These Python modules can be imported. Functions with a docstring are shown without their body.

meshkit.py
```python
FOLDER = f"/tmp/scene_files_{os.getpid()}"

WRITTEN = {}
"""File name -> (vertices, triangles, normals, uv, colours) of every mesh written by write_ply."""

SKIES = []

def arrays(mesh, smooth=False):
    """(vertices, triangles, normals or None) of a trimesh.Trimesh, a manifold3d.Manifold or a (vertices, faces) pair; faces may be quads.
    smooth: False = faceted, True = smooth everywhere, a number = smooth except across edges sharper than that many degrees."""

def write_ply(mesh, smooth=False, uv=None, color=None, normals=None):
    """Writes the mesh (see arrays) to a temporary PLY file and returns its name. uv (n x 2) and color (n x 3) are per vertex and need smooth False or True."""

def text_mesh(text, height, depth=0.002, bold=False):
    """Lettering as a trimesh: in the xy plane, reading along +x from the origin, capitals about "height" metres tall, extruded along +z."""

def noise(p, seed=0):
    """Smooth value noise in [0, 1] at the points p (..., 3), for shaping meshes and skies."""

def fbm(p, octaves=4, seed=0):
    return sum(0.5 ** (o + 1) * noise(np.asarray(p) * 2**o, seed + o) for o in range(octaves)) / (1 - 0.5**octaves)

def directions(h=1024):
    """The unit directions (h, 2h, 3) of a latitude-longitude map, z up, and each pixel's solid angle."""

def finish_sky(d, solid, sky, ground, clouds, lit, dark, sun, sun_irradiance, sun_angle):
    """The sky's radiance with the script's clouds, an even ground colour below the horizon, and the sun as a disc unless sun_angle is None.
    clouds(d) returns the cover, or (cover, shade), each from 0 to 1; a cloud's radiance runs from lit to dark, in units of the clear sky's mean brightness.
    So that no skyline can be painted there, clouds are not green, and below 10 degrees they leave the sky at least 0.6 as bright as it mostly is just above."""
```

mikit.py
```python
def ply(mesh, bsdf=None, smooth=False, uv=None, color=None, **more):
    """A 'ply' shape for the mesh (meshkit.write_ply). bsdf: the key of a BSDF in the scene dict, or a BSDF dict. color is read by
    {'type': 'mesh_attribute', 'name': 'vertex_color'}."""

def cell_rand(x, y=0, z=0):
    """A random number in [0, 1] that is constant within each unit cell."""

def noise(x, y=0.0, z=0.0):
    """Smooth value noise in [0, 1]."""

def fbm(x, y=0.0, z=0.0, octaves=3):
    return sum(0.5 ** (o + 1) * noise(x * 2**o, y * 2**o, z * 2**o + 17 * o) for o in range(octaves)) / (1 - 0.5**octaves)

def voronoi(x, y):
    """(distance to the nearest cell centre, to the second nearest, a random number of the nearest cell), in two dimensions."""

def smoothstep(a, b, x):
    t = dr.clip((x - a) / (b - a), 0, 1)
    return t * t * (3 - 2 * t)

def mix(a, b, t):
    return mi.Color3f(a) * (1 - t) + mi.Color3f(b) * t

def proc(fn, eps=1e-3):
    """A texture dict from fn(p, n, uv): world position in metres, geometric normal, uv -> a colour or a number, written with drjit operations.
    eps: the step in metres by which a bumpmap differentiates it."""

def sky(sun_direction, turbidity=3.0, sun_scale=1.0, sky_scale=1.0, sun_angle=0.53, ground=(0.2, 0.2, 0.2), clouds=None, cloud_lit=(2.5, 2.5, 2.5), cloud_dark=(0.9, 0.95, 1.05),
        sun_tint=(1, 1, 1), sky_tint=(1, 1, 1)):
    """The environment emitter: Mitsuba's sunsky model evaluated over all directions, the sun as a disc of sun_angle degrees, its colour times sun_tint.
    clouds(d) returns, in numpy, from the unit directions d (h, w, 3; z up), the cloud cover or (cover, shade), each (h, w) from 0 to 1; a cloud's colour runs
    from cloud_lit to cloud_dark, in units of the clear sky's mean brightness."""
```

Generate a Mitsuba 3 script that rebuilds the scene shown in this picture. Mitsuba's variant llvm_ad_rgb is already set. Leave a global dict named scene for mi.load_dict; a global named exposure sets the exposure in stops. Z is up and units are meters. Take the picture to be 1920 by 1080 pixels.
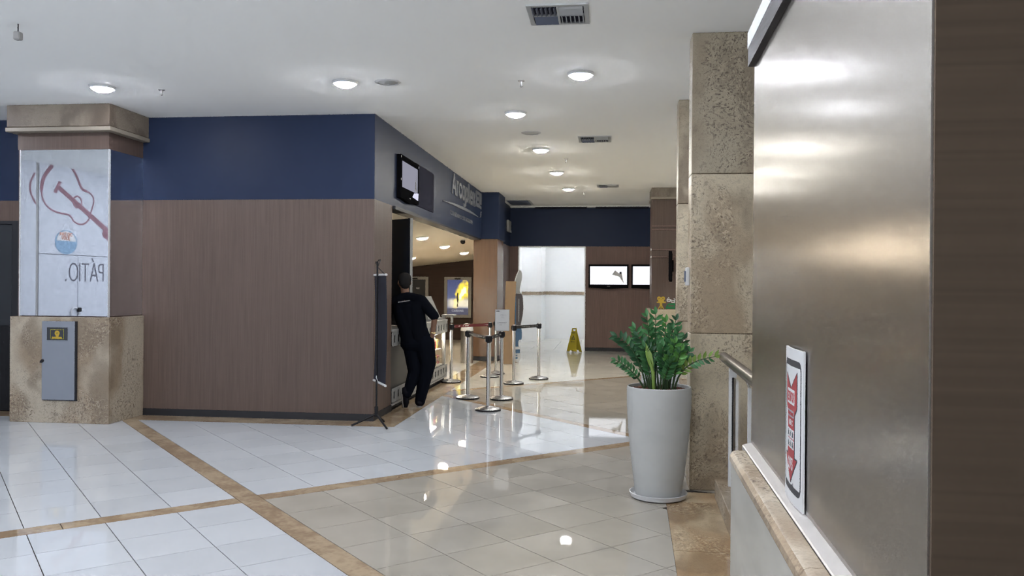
import math, random
import numpy as np, trimesh, mitsuba as mi, mikit, meshkit
import drjit as dr
import manifold3d as m3
from shapely.geometry import Polygon, box as sbox, LineString, Point
from shapely import affinity
from shapely.ops import unary_union

random.seed(7); RNG = np.random.default_rng(7)
T4 = mi.ScalarTransform4f
scene, labels = {}, {}
exposure = 3.25

# ------------------------------------------------------------------ camera
# world: x along the cinema front, y down the corridor, z up; the camera is a phone held at 1.65 m
CR = np.array([0.992969109, 0.118119846, 0.00774917141])
CD = np.array([0.00791056017, -0.000897529667, -0.999968308])
CF = np.array([-0.118109147, 0.992998941, -0.00182561338])
M = np.eye(4); M[:3, 0] = -CR; M[:3, 1] = -CD; M[:3, 2] = CF; M[:3, 3] = (0, 0, 1.65)
scene['camera'] = {'type': 'perspective', 'fov': 63.40, 'fov_axis': 'x', 'near_clip': 0.05, 'far_clip': 200.0, 'to_world': T4(M)}

# ------------------------------------------------------------------ light
H = 3.733                       # ceiling height
COOL = (24.0, 24.6, 26.5)       # radiance of the corridor downlights
DIM = (8.0, 8.2, 8.7)
MID = (37.0, 35.8, 33.0)
WARM = (33.0, 27.5, 20.5)        # downlights inside the cinema shop
WHITE = (24.0, 24.7, 25.6)
HALL = (37.0, 38.0, 41.0)      # hall behind the camera      # downlights in the white passage
LAMPS_SEEN = [(-5.355, 8.199, COOL), (-2.714, 8.223, COOL), (-0.305, 8.096, COOL), (-1.145, 9.863, DIM), (-1.064, 12.487, MID), (-0.984, 14.996, MID), (-0.899, 17.524, MID)]
LAMPS_BEHIND = [(-5.3, 4.6, COOL), (-2.7, 4.6, COOL), (-0.3, 5.0, COOL), (-8.0, 8.2, COOL), (-8.0, 4.6, COOL), (-5.3, 1.6, HALL), (-2.7, 1.6, HALL), (-0.3, 1.6, HALL), (-8.0, 1.6, HALL), (-6.6, -1.4, HALL), (-4.0, -1.4, HALL), (-1.4, -1.4, HALL), (2.3, 12.5, MID), (2.3, 8.2, COOL), (2.3, 17.5, MID)]

# ------------------------------------------------------------------ materials
def two(d): return {'type': 'twosided', 'bsdf': d}
def rgb(c): return {'type': 'rgb', 'value': list(c)}
def s2l(r, g, b):
    f = lambda c: (c / 12.92 if c <= 0.04045 else ((c + 0.055) / 1.055) ** 2.4)
    return tuple(round(f(v / 255.0), 4) for v in (r, g, b))
def matte(name, c): scene[name] = two({'type': 'diffuse', 'reflectance': rgb(c)})
def glossy(name, c, a=0.15, ior=1.49): scene[name] = two({'type': 'roughplastic', 'diffuse_reflectance': rgb(c) if not isinstance(c, dict) else c, 'alpha': a, 'distribution': 'ggx', 'int_ior': ior, 'nonlinear': False})
def metal(name, c, a): scene[name] = two({'type': 'roughconductor', 'material': 'none', 'specular_reflectance': rgb(c), 'alpha': a, 'distribution': 'ggx'})

def planar(p, n):
    """two coordinates on whichever plane the surface lies in"""
    flat = dr.abs(n.z) > 0.7
    return dr.select(flat, p.x, p.x + p.y), dr.select(flat, p.y, p.z)

def granite_fn(base, dark, light, dens):
    def fn(p, n, uv):
        a, b = planar(p, n)
        slab = mikit.cell_rand(dr.floor((b - 1.279) / 1.302) + 3, 2, 1)
        wa = a + 0.22 * mikit.fbm(a * 2.6, b * 2.6 + 7 * slab, 5.0); wb = b + 5 * slab + 0.22 * mikit.fbm(a * 2.6, b * 2.6 + 7 * slab, 9.0)
        big = mikit.fbm(wa * 2.4, wb * 1.5, 1.0, 4)
        d1, d2, r = mikit.voronoi(wa * 62 + 1.2 * mikit.noise(a * 40, b * 40, 4.0), wb * 62 + 1.2 * mikit.noise(a * 40, b * 40, 8.0))
        fine = mikit.fbm(wa * 80, wb * 80, 3.0, 3)
        zone = mikit.smoothstep(0.42, 0.64, mikit.fbm(wa * 2.9 + 9, wb * 2.3, 2.0, 4))
        col = mikit.mix(base, light, mikit.smoothstep(0.34, 0.66, big))
        col = mikit.mix(col, [0.66 * v for v in base], 0.65 * mikit.smoothstep(0.52, 0.72, mikit.fbm(wa * 3.3, wb * 2.0 + 20, 6.0, 4)))
        col = mikit.mix(col, [min(1.0, 1.2 * v) for v in light], 0.55 * mikit.smoothstep(0.62, 0.95, r) * zone)
        dots = mikit.smoothstep(0.30, 0.14, d1) * mikit.smoothstep(0.55, 0.80, mikit.cell_rand(dr.floor(r * 4096), 1, 1)) * (0.15 + 0.85 * zone)
        spots = mikit.smoothstep(0.56, 0.72, fine) * (0.22 + 0.65 * zone)
        grain = 0.92 + 0.16 * mikit.noise(a * 220, b * 220, 1.0)
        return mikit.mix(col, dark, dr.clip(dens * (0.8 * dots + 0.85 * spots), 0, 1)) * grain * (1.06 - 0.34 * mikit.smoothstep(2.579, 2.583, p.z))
    return fn
granite_a = granite_fn((0.29, 0.220, 0.150), (0.085, 0.055, 0.035), (0.44, 0.38, 0.295), 0.85)
granite_b = granite_fn((0.35, 0.272, 0.184), (0.10, 0.066, 0.042), (0.52, 0.45, 0.33), 0.85)
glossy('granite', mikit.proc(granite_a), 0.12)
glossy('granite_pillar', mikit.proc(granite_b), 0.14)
glossy('capital_stone', mikit.proc(granite_fn((0.25, 0.195, 0.145), (0.13, 0.09, 0.06), (0.37, 0.31, 0.24), 0.25)), 0.2)
def border_fn(p, n, uv):
    v = mikit.fbm(p.x * 5, p.y * 5, 2.0, 4); f = mikit.fbm(p.x * 40, p.y * 40, 2.0, 2)
    return mikit.mix((0.235, 0.165, 0.105), (0.36, 0.28, 0.19), mikit.smoothstep(0.3, 0.75, 0.7 * v + 0.3 * f))
FLOOR_A = 0.0015
def floor_mat(name, tex):
    scene[name] = two({'type': 'roughplastic', 'diffuse_reflectance': tex, 'alpha': FLOOR_A, 'distribution': 'beckmann', 'int_ior': 1.45, 'nonlinear': False})
floor_mat('floor_border', mikit.proc(border_fn))
floor_mat('floor_granite', mikit.proc(granite_fn((0.31, 0.205, 0.115), (0.09, 0.055, 0.03), (0.47, 0.385, 0.26), 0.6)))
def tile_fn(c0, c1, s):
    def fn(p, n, uv):
        v = mikit.fbm(p.x * 2.2 + s, p.y * 2.2, s, 4)
        return mikit.mix(c0, c1, v)
    return fn
for i in range(3):
    k = 1 - 0.035 * i
    floor_mat(f'tile_white_{i}', mikit.proc(tile_fn((0.455*k, 0.48*k, 0.508*k), (0.512*k, 0.533*k, 0.557*k), 3.0 * i)))
    floor_mat(f'tile_beige_{i}', mikit.proc(tile_fn((0.300*k, 0.276*k, 0.232*k), (0.425*k, 0.394*k, 0.342*k), 5.0 * i + 1)))
    floor_mat(f'tile_cream_{i}', mikit.proc(tile_fn((0.55*k, 0.535*k, 0.48*k), (0.63*k, 0.61*k, 0.55*k), 5.0 * i + 2)))
matte('grout', (0.05, 0.045, 0.04))

def laminate_fn(c, vertical, k=1.0):
    c = np.array(c)
    def fn(p, n, uv):
        a, b = planar(p, n)
        if not vertical: a, b = b, a
        g = mikit.noise(a * 160, b * 4.0, 1.0) * 0.55 + mikit.noise(a * 45, b * 1.6, 4.0) * 0.30 + mikit.noise(a * 9, b * 0.8, 7.0) * 0.15
        return mikit.mix([float(v) for v in c * (1 - 0.28 * k)], [float(v) for v in c * (1 + 0.30 * k)], g)
    return fn
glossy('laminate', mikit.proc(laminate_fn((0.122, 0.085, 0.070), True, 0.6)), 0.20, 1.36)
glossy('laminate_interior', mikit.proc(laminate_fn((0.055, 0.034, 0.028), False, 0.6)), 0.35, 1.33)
glossy('laminate_back', mikit.proc(laminate_fn((0.205, 0.135, 0.118), True, 0.6)), 0.30, 1.33)
glossy('laminate_column', mikit.proc(laminate_fn((0.150, 0.085, 0.050), True, 0.4)), 0.11)
glossy('laminate_kiosk', mikit.proc(laminate_fn((0.125, 0.088, 0.060), False, 0.5)), 0.35, 1.33)
glossy('navy', (0.0205, 0.0315, 0.068), 0.20, 1.22)
matte('navy_patch', (0.030, 0.031, 0.045))
glossy('navy_leaf', (0.012, 0.022, 0.040), 0.25)
matte('ceiling_paint', (0.87, 0.88, 0.86))
matte('shop_ceiling', (0.76, 0.70, 0.60))
matte('white_paint', (0.82, 0.83, 0.84))
glossy('white_hoarding', (0.72, 0.76, 0.84), 0.3)
matte('outer_wall', (0.80, 0.80, 0.79))
glossy('black_base', (0.012, 0.013, 0.018), 0.25)
glossy('black_plastic', (0.012, 0.012, 0.014), 0.18, 1.30)
glossy('black_door', (0.018, 0.022, 0.028), 0.25)
glossy('white_plastic', (0.70, 0.71, 0.72), 0.2)
glossy('grey_plastic', (0.40, 0.40, 0.39), 0.3)
glossy('light_grey', (0.40, 0.40, 0.39), 0.3)
glossy('dark_panel', (0.075, 0.072, 0.066), 0.3)
glossy('grey_enamel', (0.30, 0.33, 0.39), 0.3)
glossy('vent_blue', (0.16, 0.19, 0.27), 0.4)
glossy('vent_light', (0.66, 0.68, 0.68), 0.4)
matte('vent_dark', (0.03, 0.032, 0.045))
metal('chrome', (0.66, 0.65, 0.64), 0.08)
metal('dull_chrome', (0.62, 0.62, 0.62), 0.16)
glossy('sign_metal', (0.20, 0.215, 0.25), 0.25)
metal('rail_steel', (0.40, 0.37, 0.34), 0.12)
metal('skirt_steel', (0.66, 0.64, 0.62), 0.16)
metal('base_steel', (0.36, 0.36, 0.37), 0.13)
scene['mirror_glass'] = two({'type': 'conductor', 'material': 'none', 'specular_reflectance': rgb((0.86, 0.89, 0.93))})
def steel(c, a, d): return {'type': 'roughconductor', 'material': 'none', 'specular_reflectance': rgb(c), 'alpha': a, 'distribution': d}
scene['brushed_steel'] = two({'type': 'blendbsdf', 'weight': 0.60, 'a': steel((0.43, 0.425, 0.42), 0.036, 'ggx'), 'b': steel((0.43, 0.41, 0.38), 0.19, 'beckmann')})
scene['clear_glass'] = {'type': 'thindielectric', 'int_ior': 1.5}
def concrete_fn(p, n, uv):
    v = mikit.fbm(p.x * 6, p.y * 6, p.z * 6, 4)
    return mikit.mix((0.62, 0.635, 0.62), (0.76, 0.775, 0.76), v)
glossy('pot_stone', mikit.proc(concrete_fn), 0.4)
def marble_fn(p, n, uv):
    v = mikit.fbm(p.y * 2.5, p.z * 9, 2.0, 4)
    return mikit.mix((0.32, 0.315, 0.285), (0.43, 0.42, 0.385), v)
glossy('ledge_stone', (0.34, 0.30, 0.24), 0.2)
glossy('marble', mikit.proc(marble_fn), 0.05)
matte('screen_black', (0.006, 0.006, 0.007))
matte('soil', (0.045, 0.028, 0.020))
matte('pebble', (0.12, 0.06, 0.045))
for i, c in enumerate([(0.070, 0.240, 0.080), (0.055, 0.190, 0.065), (0.13, 0.37, 0.08), (0.20, 0.33, 0.06), (0.030, 0.110, 0.045)]):
    glossy(f'leaf_{i}', c, 0.24)
glossy('stem_green', (0.045, 0.095, 0.03), 0.3)
glossy('yellow_plastic', (0.52, 0.43, 0.03), 0.3)
glossy('yellow_sticker', (0.60, 0.40, 0.035), 0.3)
glossy('green_vinyl', (0.010, 0.20, 0.06), 0.3)
glossy('red_print', (0.42, 0.045, 0.055), 0.3)
glossy('dark_print', (0.035, 0.04, 0.05), 0.3)
glossy('grey_print', (0.22, 0.23, 0.26), 0.4)
glossy('pale_print', (0.45, 0.46, 0.50), 0.4)
glossy('guitar_print', (0.40, 0.20, 0.25), 0.4)
glossy('sticker_blue', (0.28, 0.46, 0.66), 0.3)
glossy('orange_print', (0.55, 0.16, 0.06), 0.3)
glossy('text_print', (0.16, 0.16, 0.20), 0.4)
glossy('banner_cloth', (0.016, 0.021, 0.040), 0.4)
glossy('cardboard', (0.36, 0.24, 0.14), 0.5)
glossy('standee_grey', (0.42, 0.43, 0.43), 0.4)
glossy('standee_dark', (0.11, 0.10, 0.11), 0.4)
glossy('standee_blue', (0.09, 0.19, 0.34), 0.4)
matte('shirt', (0.0055, 0.0062, 0.0090))
matte('trouser', (0.0058, 0.0068, 0.0105))
matte('hair', (0.022, 0.021, 0.021))
matte('shoe_black', (0.012, 0.012, 0.016))
glossy('shoe_sole', (0.42, 0.40, 0.38), 0.5)
glossy('skin', (0.30, 0.155, 0.095), 0.45)
metal('gold', (0.75, 0.58, 0.30), 0.2)
glossy('candy_pink', (0.60, 0.13, 0.22), 0.3)
glossy('candy_green', (0.25, 0.42, 0.14), 0.3)
glossy('candy_red', (0.50, 0.06, 0.05), 0.3)
glossy('candy_yellow', (0.70, 0.55, 0.15), 0.3)
def belt_fn(c, ink):
    def fn(p, n, uv):
        s = p.x * 0.9 + p.y * 1.1
        band = mikit.smoothstep(0.949, 0.952, p.z) * (1 - mikit.smoothstep(0.962, 0.965, p.z))
        word = mikit.smoothstep(0.35, 0.40, mikit.noise(s * 9, 1.0)) * mikit.smoothstep(0.42, 0.5, mikit.noise(s * 75, p.z * 60))
        return mikit.mix(c, ink, band * word)
    return fn
glossy('belt_black', mikit.proc(belt_fn((0.012, 0.012, 0.014), (0.45, 0.45, 0.46))), 0.4)
glossy('belt_red', mikit.proc(belt_fn((0.16, 0.012, 0.016), (0.75, 0.70, 0.70))), 0.4)

# ------------------------------------------------------------------ helpers
def numbered(key):
    if key not in scene and not any(k.startswith(key + '__') for k in scene): return key
    i = 1
    while f'{key}_{i:03d}' in scene or any(k.startswith(f'{key}_{i:03d}__') for k in scene): i += 1
    return f'{key}_{i:03d}'
_used = {}
def nk(key):
    n = _used.get(key, -1) + 1; _used[key] = n
    return key if n == 0 else f'{key}_{n:03d}'
def thing(name, label, cat, group=None):
    k = nk(name); labels[k] = {'label': label, 'category': cat}
    if group: labels[k]['group'] = group
    return k
def struct(name): labels[name] = {'kind': 'structure'}; return name
def put(key, mesh, mat, smooth=False, tw=None, label=None, stuff=False, **more):
    d = mikit.ply(mesh, mat, smooth, **more) if not (isinstance(mesh, dict)) else dict(mesh)
    if tw is not None: d['to_world'] = T4(np.asarray(tw, float))
    scene[key] = d
    if label: labels.setdefault(key, {})['label'] = label
    if stuff: labels.setdefault(key, {})['kind'] = 'stuff'
    return key
def part(parent, name, mesh, mat, smooth=False, tw=None, label=None, stuff=False, **more):
    return put(nk(parent + '__' + name), mesh, mat, smooth, tw, label, stuff, **more)

def bx(x0, x1, y0, y1, z0, z1, c=0.0):
    x0, x1 = sorted((x0, x1)); y0, y1 = sorted((y0, y1)); z0, z1 = sorted((z0, z1))
    if c <= 0:
        b = trimesh.creation.box((x1 - x0, y1 - y0, z1 - z0)); b.apply_translation(((x0 + x1) / 2, (y0 + y1) / 2, (z0 + z1) / 2)); return b
    c = min(c, (x1 - x0) / 2.01, (y1 - y0) / 2.01, (z1 - z0) / 2.01)
    pts = []
    for sx in (0, 1):
        for sy in (0, 1):
            for sz in (0, 1):
                X, Y, Z = (x0, x1)[sx], (y0, y1)[sy], (z0, z1)[sz]; ix, iy, iz = (c, -c)[sx], (c, -c)[sy], (c, -c)[sz]
                pts += [(X, Y + iy, Z + iz), (X + ix, Y, Z + iz), (X + ix, Y + iy, Z)]
    return trimesh.convex.convex_hull(np.array(pts))
def cat(*ms): return trimesh.util.concatenate([m for m in ms])
def frame(o, x, y, z):
    m = np.eye(4); m[:3, 0] = x; m[:3, 1] = y; m[:3, 2] = z; m[:3, 3] = o; return m
def moved(m, tw): m = m.copy(); m.apply_transform(tw); return m
def rotz(a, o=(0, 0, 0)): return trimesh.transformations.rotation_matrix(a, (0, 0, 1), o)
def ext(poly, h):
    """shapely polygon(s) -> slab from z=0 to z=h"""
    gs = [g for g in getattr(poly, 'geoms', [poly]) if g.area > 1e-9]
    return trimesh.util.concatenate([trimesh.creation.extrude_polygon(g, h, engine='earcut') for g in gs])
def lathe(prof, n=28): 
    return trimesh.creation.revolve(np.array(prof, float), sections=n)
def rod(a, b, r, r2=None, n=14):
    a, b = np.array(a, float), np.array(b, float); d = b - a; L = np.linalg.norm(d); r2 = r if r2 is None else r2
    m = lathe([(0, 0), (r, 0), (r2, L), (0, L)], n)
    m.apply_transform(trimesh.geometry.align_vectors((0, 0, 1), d / L)); m.apply_translation(a); return m
def tube(pts, r, n=8):
    pts = np.array(pts, float); r = np.broadcast_to(r, (len(pts),)); t = np.gradient(pts, axis=0); t /= np.linalg.norm(t, axis=1, keepdims=True)
    ref = np.array([0, 0, 1.0]) if abs(t[0][2]) < 0.9 else np.array([1.0, 0, 0]); V = []
    u = np.cross(t[0], ref); u /= np.linalg.norm(u)
    for p, d, rr in zip(pts, t, r):
        u = u - d * (u @ d); u /= np.linalg.norm(u); w = np.cross(d, u)
        V += [p + rr * (math.cos(a) * u + math.sin(a) * w) for a in np.arange(n) * 2 * math.pi / n]
    F = []
    for i in range(len(pts) - 1):
        for j in range(n):
            a, b = i * n + j, i * n + (j + 1) % n; F += [(a, b, b + n), (a, b + n, a + n)]
    V += [pts[0], pts[-1]]; c0, c1 = len(V) - 2, len(V) - 1; e = (len(pts) - 1) * n
    for j in range(n): F += [(c0, (j + 1) % n, j), (c1, e + j, e + (j + 1) % n)]
    return trimesh.Trimesh(np.array(V), np.array(F), process=False)
# planes to write or print on: (reading direction, up, outward)
XP = lambda o: frame(o, (0, 1, 0), (0, 0, 1), (1, 0, 0))       # faces +x
YM = lambda o: frame(o, (1, 0, 0), (0, 0, 1), (0, -1, 0))      # faces the camera (-y)
XM = lambda o: frame(o, (0, -1, 0), (0, 0, 1), (-1, 0, 0))     # faces -x
TR = rotz(-math.radians(1.55))                                # parapet, kiosk and rail run 1.55 degrees off the cinema wall
def tbx(*a): return moved(bx(*a), TR)
def letters(txt, h, w=None, d=0.004, bold=False):
    m = meshkit.text_mesh(txt, h, d, bold); b = m.bounds; m.apply_translation((-b[0][0], 0, 0))
    if w: m.apply_scale((w / (b[1][0] - b[0][0]), 1, 1))
    return m

def spell(parent, name, txt, h, w, d, F, mat, bold=False, gap=0.22):
    ms, x = [], 0.0
    for ch in txt:
        if ch == ' ': x += h * 0.35; continue
        m = letters(ch, h, None, d, bold); ms.append((m, x)); x += m.bounds[1][0] + h * gap
    s = w / (x - h * gap)
    for m, o in ms: m.apply_translation((o, 0, 0)); m.apply_scale((s, 1, 1)); part(parent, name, moved(m, F), mat)

# ================================================================== SETTING
# ---- floor: slab with single tiles
FL = struct('floor')
put(FL, bx(-11, 4, -4, 28, -0.12, -0.006), 'grout')
ANG = math.radians(-42.32)
P = np.array([math.sin(ANG), math.cos(ANG)]); Q = np.array([math.cos(ANG), -math.sin(ANG)])
def uv2w(u, v): u2 = u + 0.009 * (v - 0.5); return P * u2 + Q * v
def tpt(x, y): c, s = math.cos(math.radians(1.55)), math.sin(math.radians(1.55)); return (x * c + y * s, -x * s + y * c)
hall = Polygon([(-10.35, -3.9), tpt(0.26, -3.9), tpt(0.26, 6.84), (0.66, 6.9), (0.66, 9.4), (0.82, 9.4), (0.82, 17.5), (2.1, 17.5), (2.1, 21.45), (-2.6, 21.45), (-2.6, 19.25), (-2.44, 19.25), (-2.44, 18.15), (-2.5, 18.15), (-2.5, 9.43), (-10.35, 9.43)])
G, GQ = 0.0030, 0.0019
def uvrect(u0, u1, v0, v1): return Polygon([uv2w(u0, v0), uv2w(u1, v0), uv2w(u1, v1), uv2w(u0, v1)])
TILE = {}
def lay(kind, u0, u1, v0, v1, du, dv, uo, vo, clip=hall):
    us = sorted({u0, u1, *[uo + k * du for k in range(-60, 80) if u0 + 0.02 < uo + k * du < u1 - 0.02]})
    vs = sorted({v0, v1, *[vo + k * dv for k in range(-60, 80) if v0 + 0.02 < vo + k * dv < v1 - 0.02]})
    for a, b in zip(us[:-1], us[1:]):
        for c, d in zip(vs[:-1], vs[1:]):
            pg = uvrect(a + GQ, b - GQ, c + G, d - G).intersection(clip)
            for g in getattr(pg, 'geoms', [pg]):
                if g.geom_type == 'Polygon' and g.area > 0.0015: TILE.setdefault(kind, []).append(g)
UB0, UB1, VB0, VB1 = 6.255, 6.425, 1.99, 2.16
lay('white_tile', UB1, 18, -14, VB0, 0.472, 0.471, UB1, VB0)
lay('white_tile', -12, UB0, -14, VB0, 0.472, 0.471, UB0, VB0)
lay('border_stone', -12, UB0, VB0, VB1, 1.2, 9, UB0, VB0); lay('border_stone', UB0, UB1, VB0, VB1, 9, 9, UB0, VB0); lay('border_stone', UB1, 18, VB0, VB1, 1.2, 9, UB1, VB0)
lay('border_stone', UB0, UB1, -14, VB0, 9, 1.2, UB0, VB0); lay('border_stone', UB0, UB1, VB1, 16, 9, 1.2, UB0, VB1)
lay('white_tile', UB1, 18, VB1, 6.39, 0.475, 0.474, UB1, VB1)
lay('beige_tile', -12, UB0, VB1, 16, 0.475, 0.474, UB0, VB1)
lay('border_stone', UB1, 18, 6.39, 6.53, 1.2, 9, UB1, 6.39)
lay('beige_tile', UB1, 11.05, 6.53, 20, 0.475, 0.474, UB1, 6.53)
lay('border_stone', 11.05, 11.2, 6.53, 20, 9, 1.2, 11.05, 6.53)
lay('cream_tile', 11.2, 26, 6.53, 20, 0.475, 0.474, 11.2, 6.53)
# stone border along the cinema walls
for x in np.arange(-10.35, -2.86, 1.15): TILE['border_stone'].append(sbox(x + G, 9.43 + G, min(x + 1.15, -2.5) - G, 9.80))
for y in np.arange(9.8, 18.1, 1.15): TILE['border_stone'].append(sbox(-2.86, y + G, -2.5 - G, min(y + 1.15, 18.15) - G))
shop = sbox(-6.2, 14.4, -2.862, 25.05)
for i in range(8):
    for j in range(24):
        g = sbox(-6.2 + i * 0.47 + G, 10.7 + j * 0.6 + G, -6.2 + i * 0.47 + 0.47 - G, 10.7 + j * 0.6 + 0.6 - G).intersection(shop)
        if g.area > 0.002: TILE.setdefault('shop_tile', []).append(g)
for i in range(5):
    for j in range(12):
        g = sbox(-2.67 + i * 0.6 + G, 21.45 + j * 0.6 + G, -2.07 + i * 0.6 - G, 22.05 + j * 0.6 - G)
        TILE.setdefault('passage_tile', []).append(g)
side = Polygon([tpt(0.705, -3.9), (3.79, -3.9), (3.79, 21.45), (2.105, 21.45), (2.105, 17.5), (0.825, 17.5), (0.825, 9.4), (0.665, 9.4), (0.665, 6.9), tpt(0.705, 6.84)])
for i in range(7):
    for j in range(54):
        pg = sbox(0.4 + i * .5 + G, -3.9 + j * .5 + G, 0.9 + i * .5 - G, -3.4 + j * .5 - G).intersection(side)
        TILE.setdefault('side_tile', []).extend(g for g in getattr(pg, 'geoms', [pg]) if g.geom_type == 'Polygon' and g.area > .002)
# granite strip in front of the parapet
for y in np.arange(-1.0, 6.8, 0.9):
    TILE.setdefault('granite_slab', []).append(Polygon([tpt(0.262, y + G), tpt(0.70, y + G), tpt(0.70, min(y + 0.9, 6.83) - G), tpt(0.262, min(y + 0.9, 6.83) - G)]))
TM = {'white_tile': ['tile_white_0', 'tile_white_1', 'tile_white_2'], 'beige_tile': ['tile_beige_0', 'tile_beige_1', 'tile_beige_2'], 'cream_tile': ['tile_cream_0', 'tile_cream_1', 'tile_cream_2'],
      'side_tile': ['tile_beige_0', 'tile_beige_1'], 'shop_tile': ['tile_cream_0'], 'passage_tile': ['tile_cream_0'], 'border_stone': ['floor_border'], 'granite_slab': ['floor_granite']}
def seen(g):
    x, y = g.centroid.x, g.centroid.y; d = CF[0] * x + CF[1] * y
    return d > 4.3 and abs(CR[0] * x + CR[1] * y) < 0.66 * d
for kind, gs in TILE.items():
    gs.sort(key=lambda g: (not seen(g), g.centroid.x ** 2 + g.centroid.y ** 2))
    single = [g for g in gs if seen(g)][:300]; rest = gs[len(single):]
    for i, g in enumerate(single):
        m = ext(g, 0.0058); m.apply_translation((0, 0, -0.0058)); part(FL, kind, m, TM[kind][RNG.integers(len(TM[kind]))])
    if rest:
        m = ext(unary_union(rest) if False else rest[0], 0.0058)
        m = trimesh.util.concatenate([ext(g, 0.0058) for g in rest]); m.apply_translation((0, 0, -0.0058))
        part(FL, kind + '_field', m, TM[kind][0], stuff=True)

# ---- ceiling and shell
CE = struct('ceiling'); put(CE, bx(-11, 4, -4, 27.5, H, H + 0.15), 'ceiling_paint')
W = struct('wall_right'); put(W, bx(3.8, 4.0, -4, 27.5, -0.006, H), 'outer_wall')
W = struct('wall_behind'); put(W, bx(-11, 4, -4.1, -3.9, -0.006, H), 'outer_wall')
# cinema front wall: laminate below, navy band above
WF = struct('wall_front'); put(WF, bx(-6.05, -2.865, 9.812, 10.60, 0.085, 2.69), 'grout')
part(WF, 'wood_panel', bx(-5.85, -2.855, 9.80, 9.815, 0.085, 2.70), 'laminate')
part(WF, 'wood_panel', bx(-7.46, -5.856, 9.80, 9.815, 0.0, 2.70), 'laminate')
part(WF, 'wood_panel', bx(-2.868, -2.855, 9.815, 10.62, 0.085, 2.70), 'laminate')
part(WF, 'wood_panel', bx(-10.5, -7.46, 9.80, 9.815, 2.42, 2.70), 'laminate')
m = ext(Polygon([(-10.5, 9.797), (-2.855, 9.797), (-2.855, 18.17), (-3.05, 18.17), (-3.05, 9.99), (-10.5, 9.99)]), H - 2.70); m.apply_translation((0, 0, 2.70)); part(WF, 'navy_band', m, 'navy')
B = struct('baseboard_front'); put(B, cat(bx(-6.05, -2.847, 9.786, 9.812, 0, 0.085), bx(-2.87, -2.845, 9.786, 10.62, 0, 0.085)), 'black_base')
D1 = struct('door_1'); put(D1, bx(-8.6, -7.625, 9.80, 9.86, 0.01, 2.40, 0.004), 'black_door')
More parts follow.
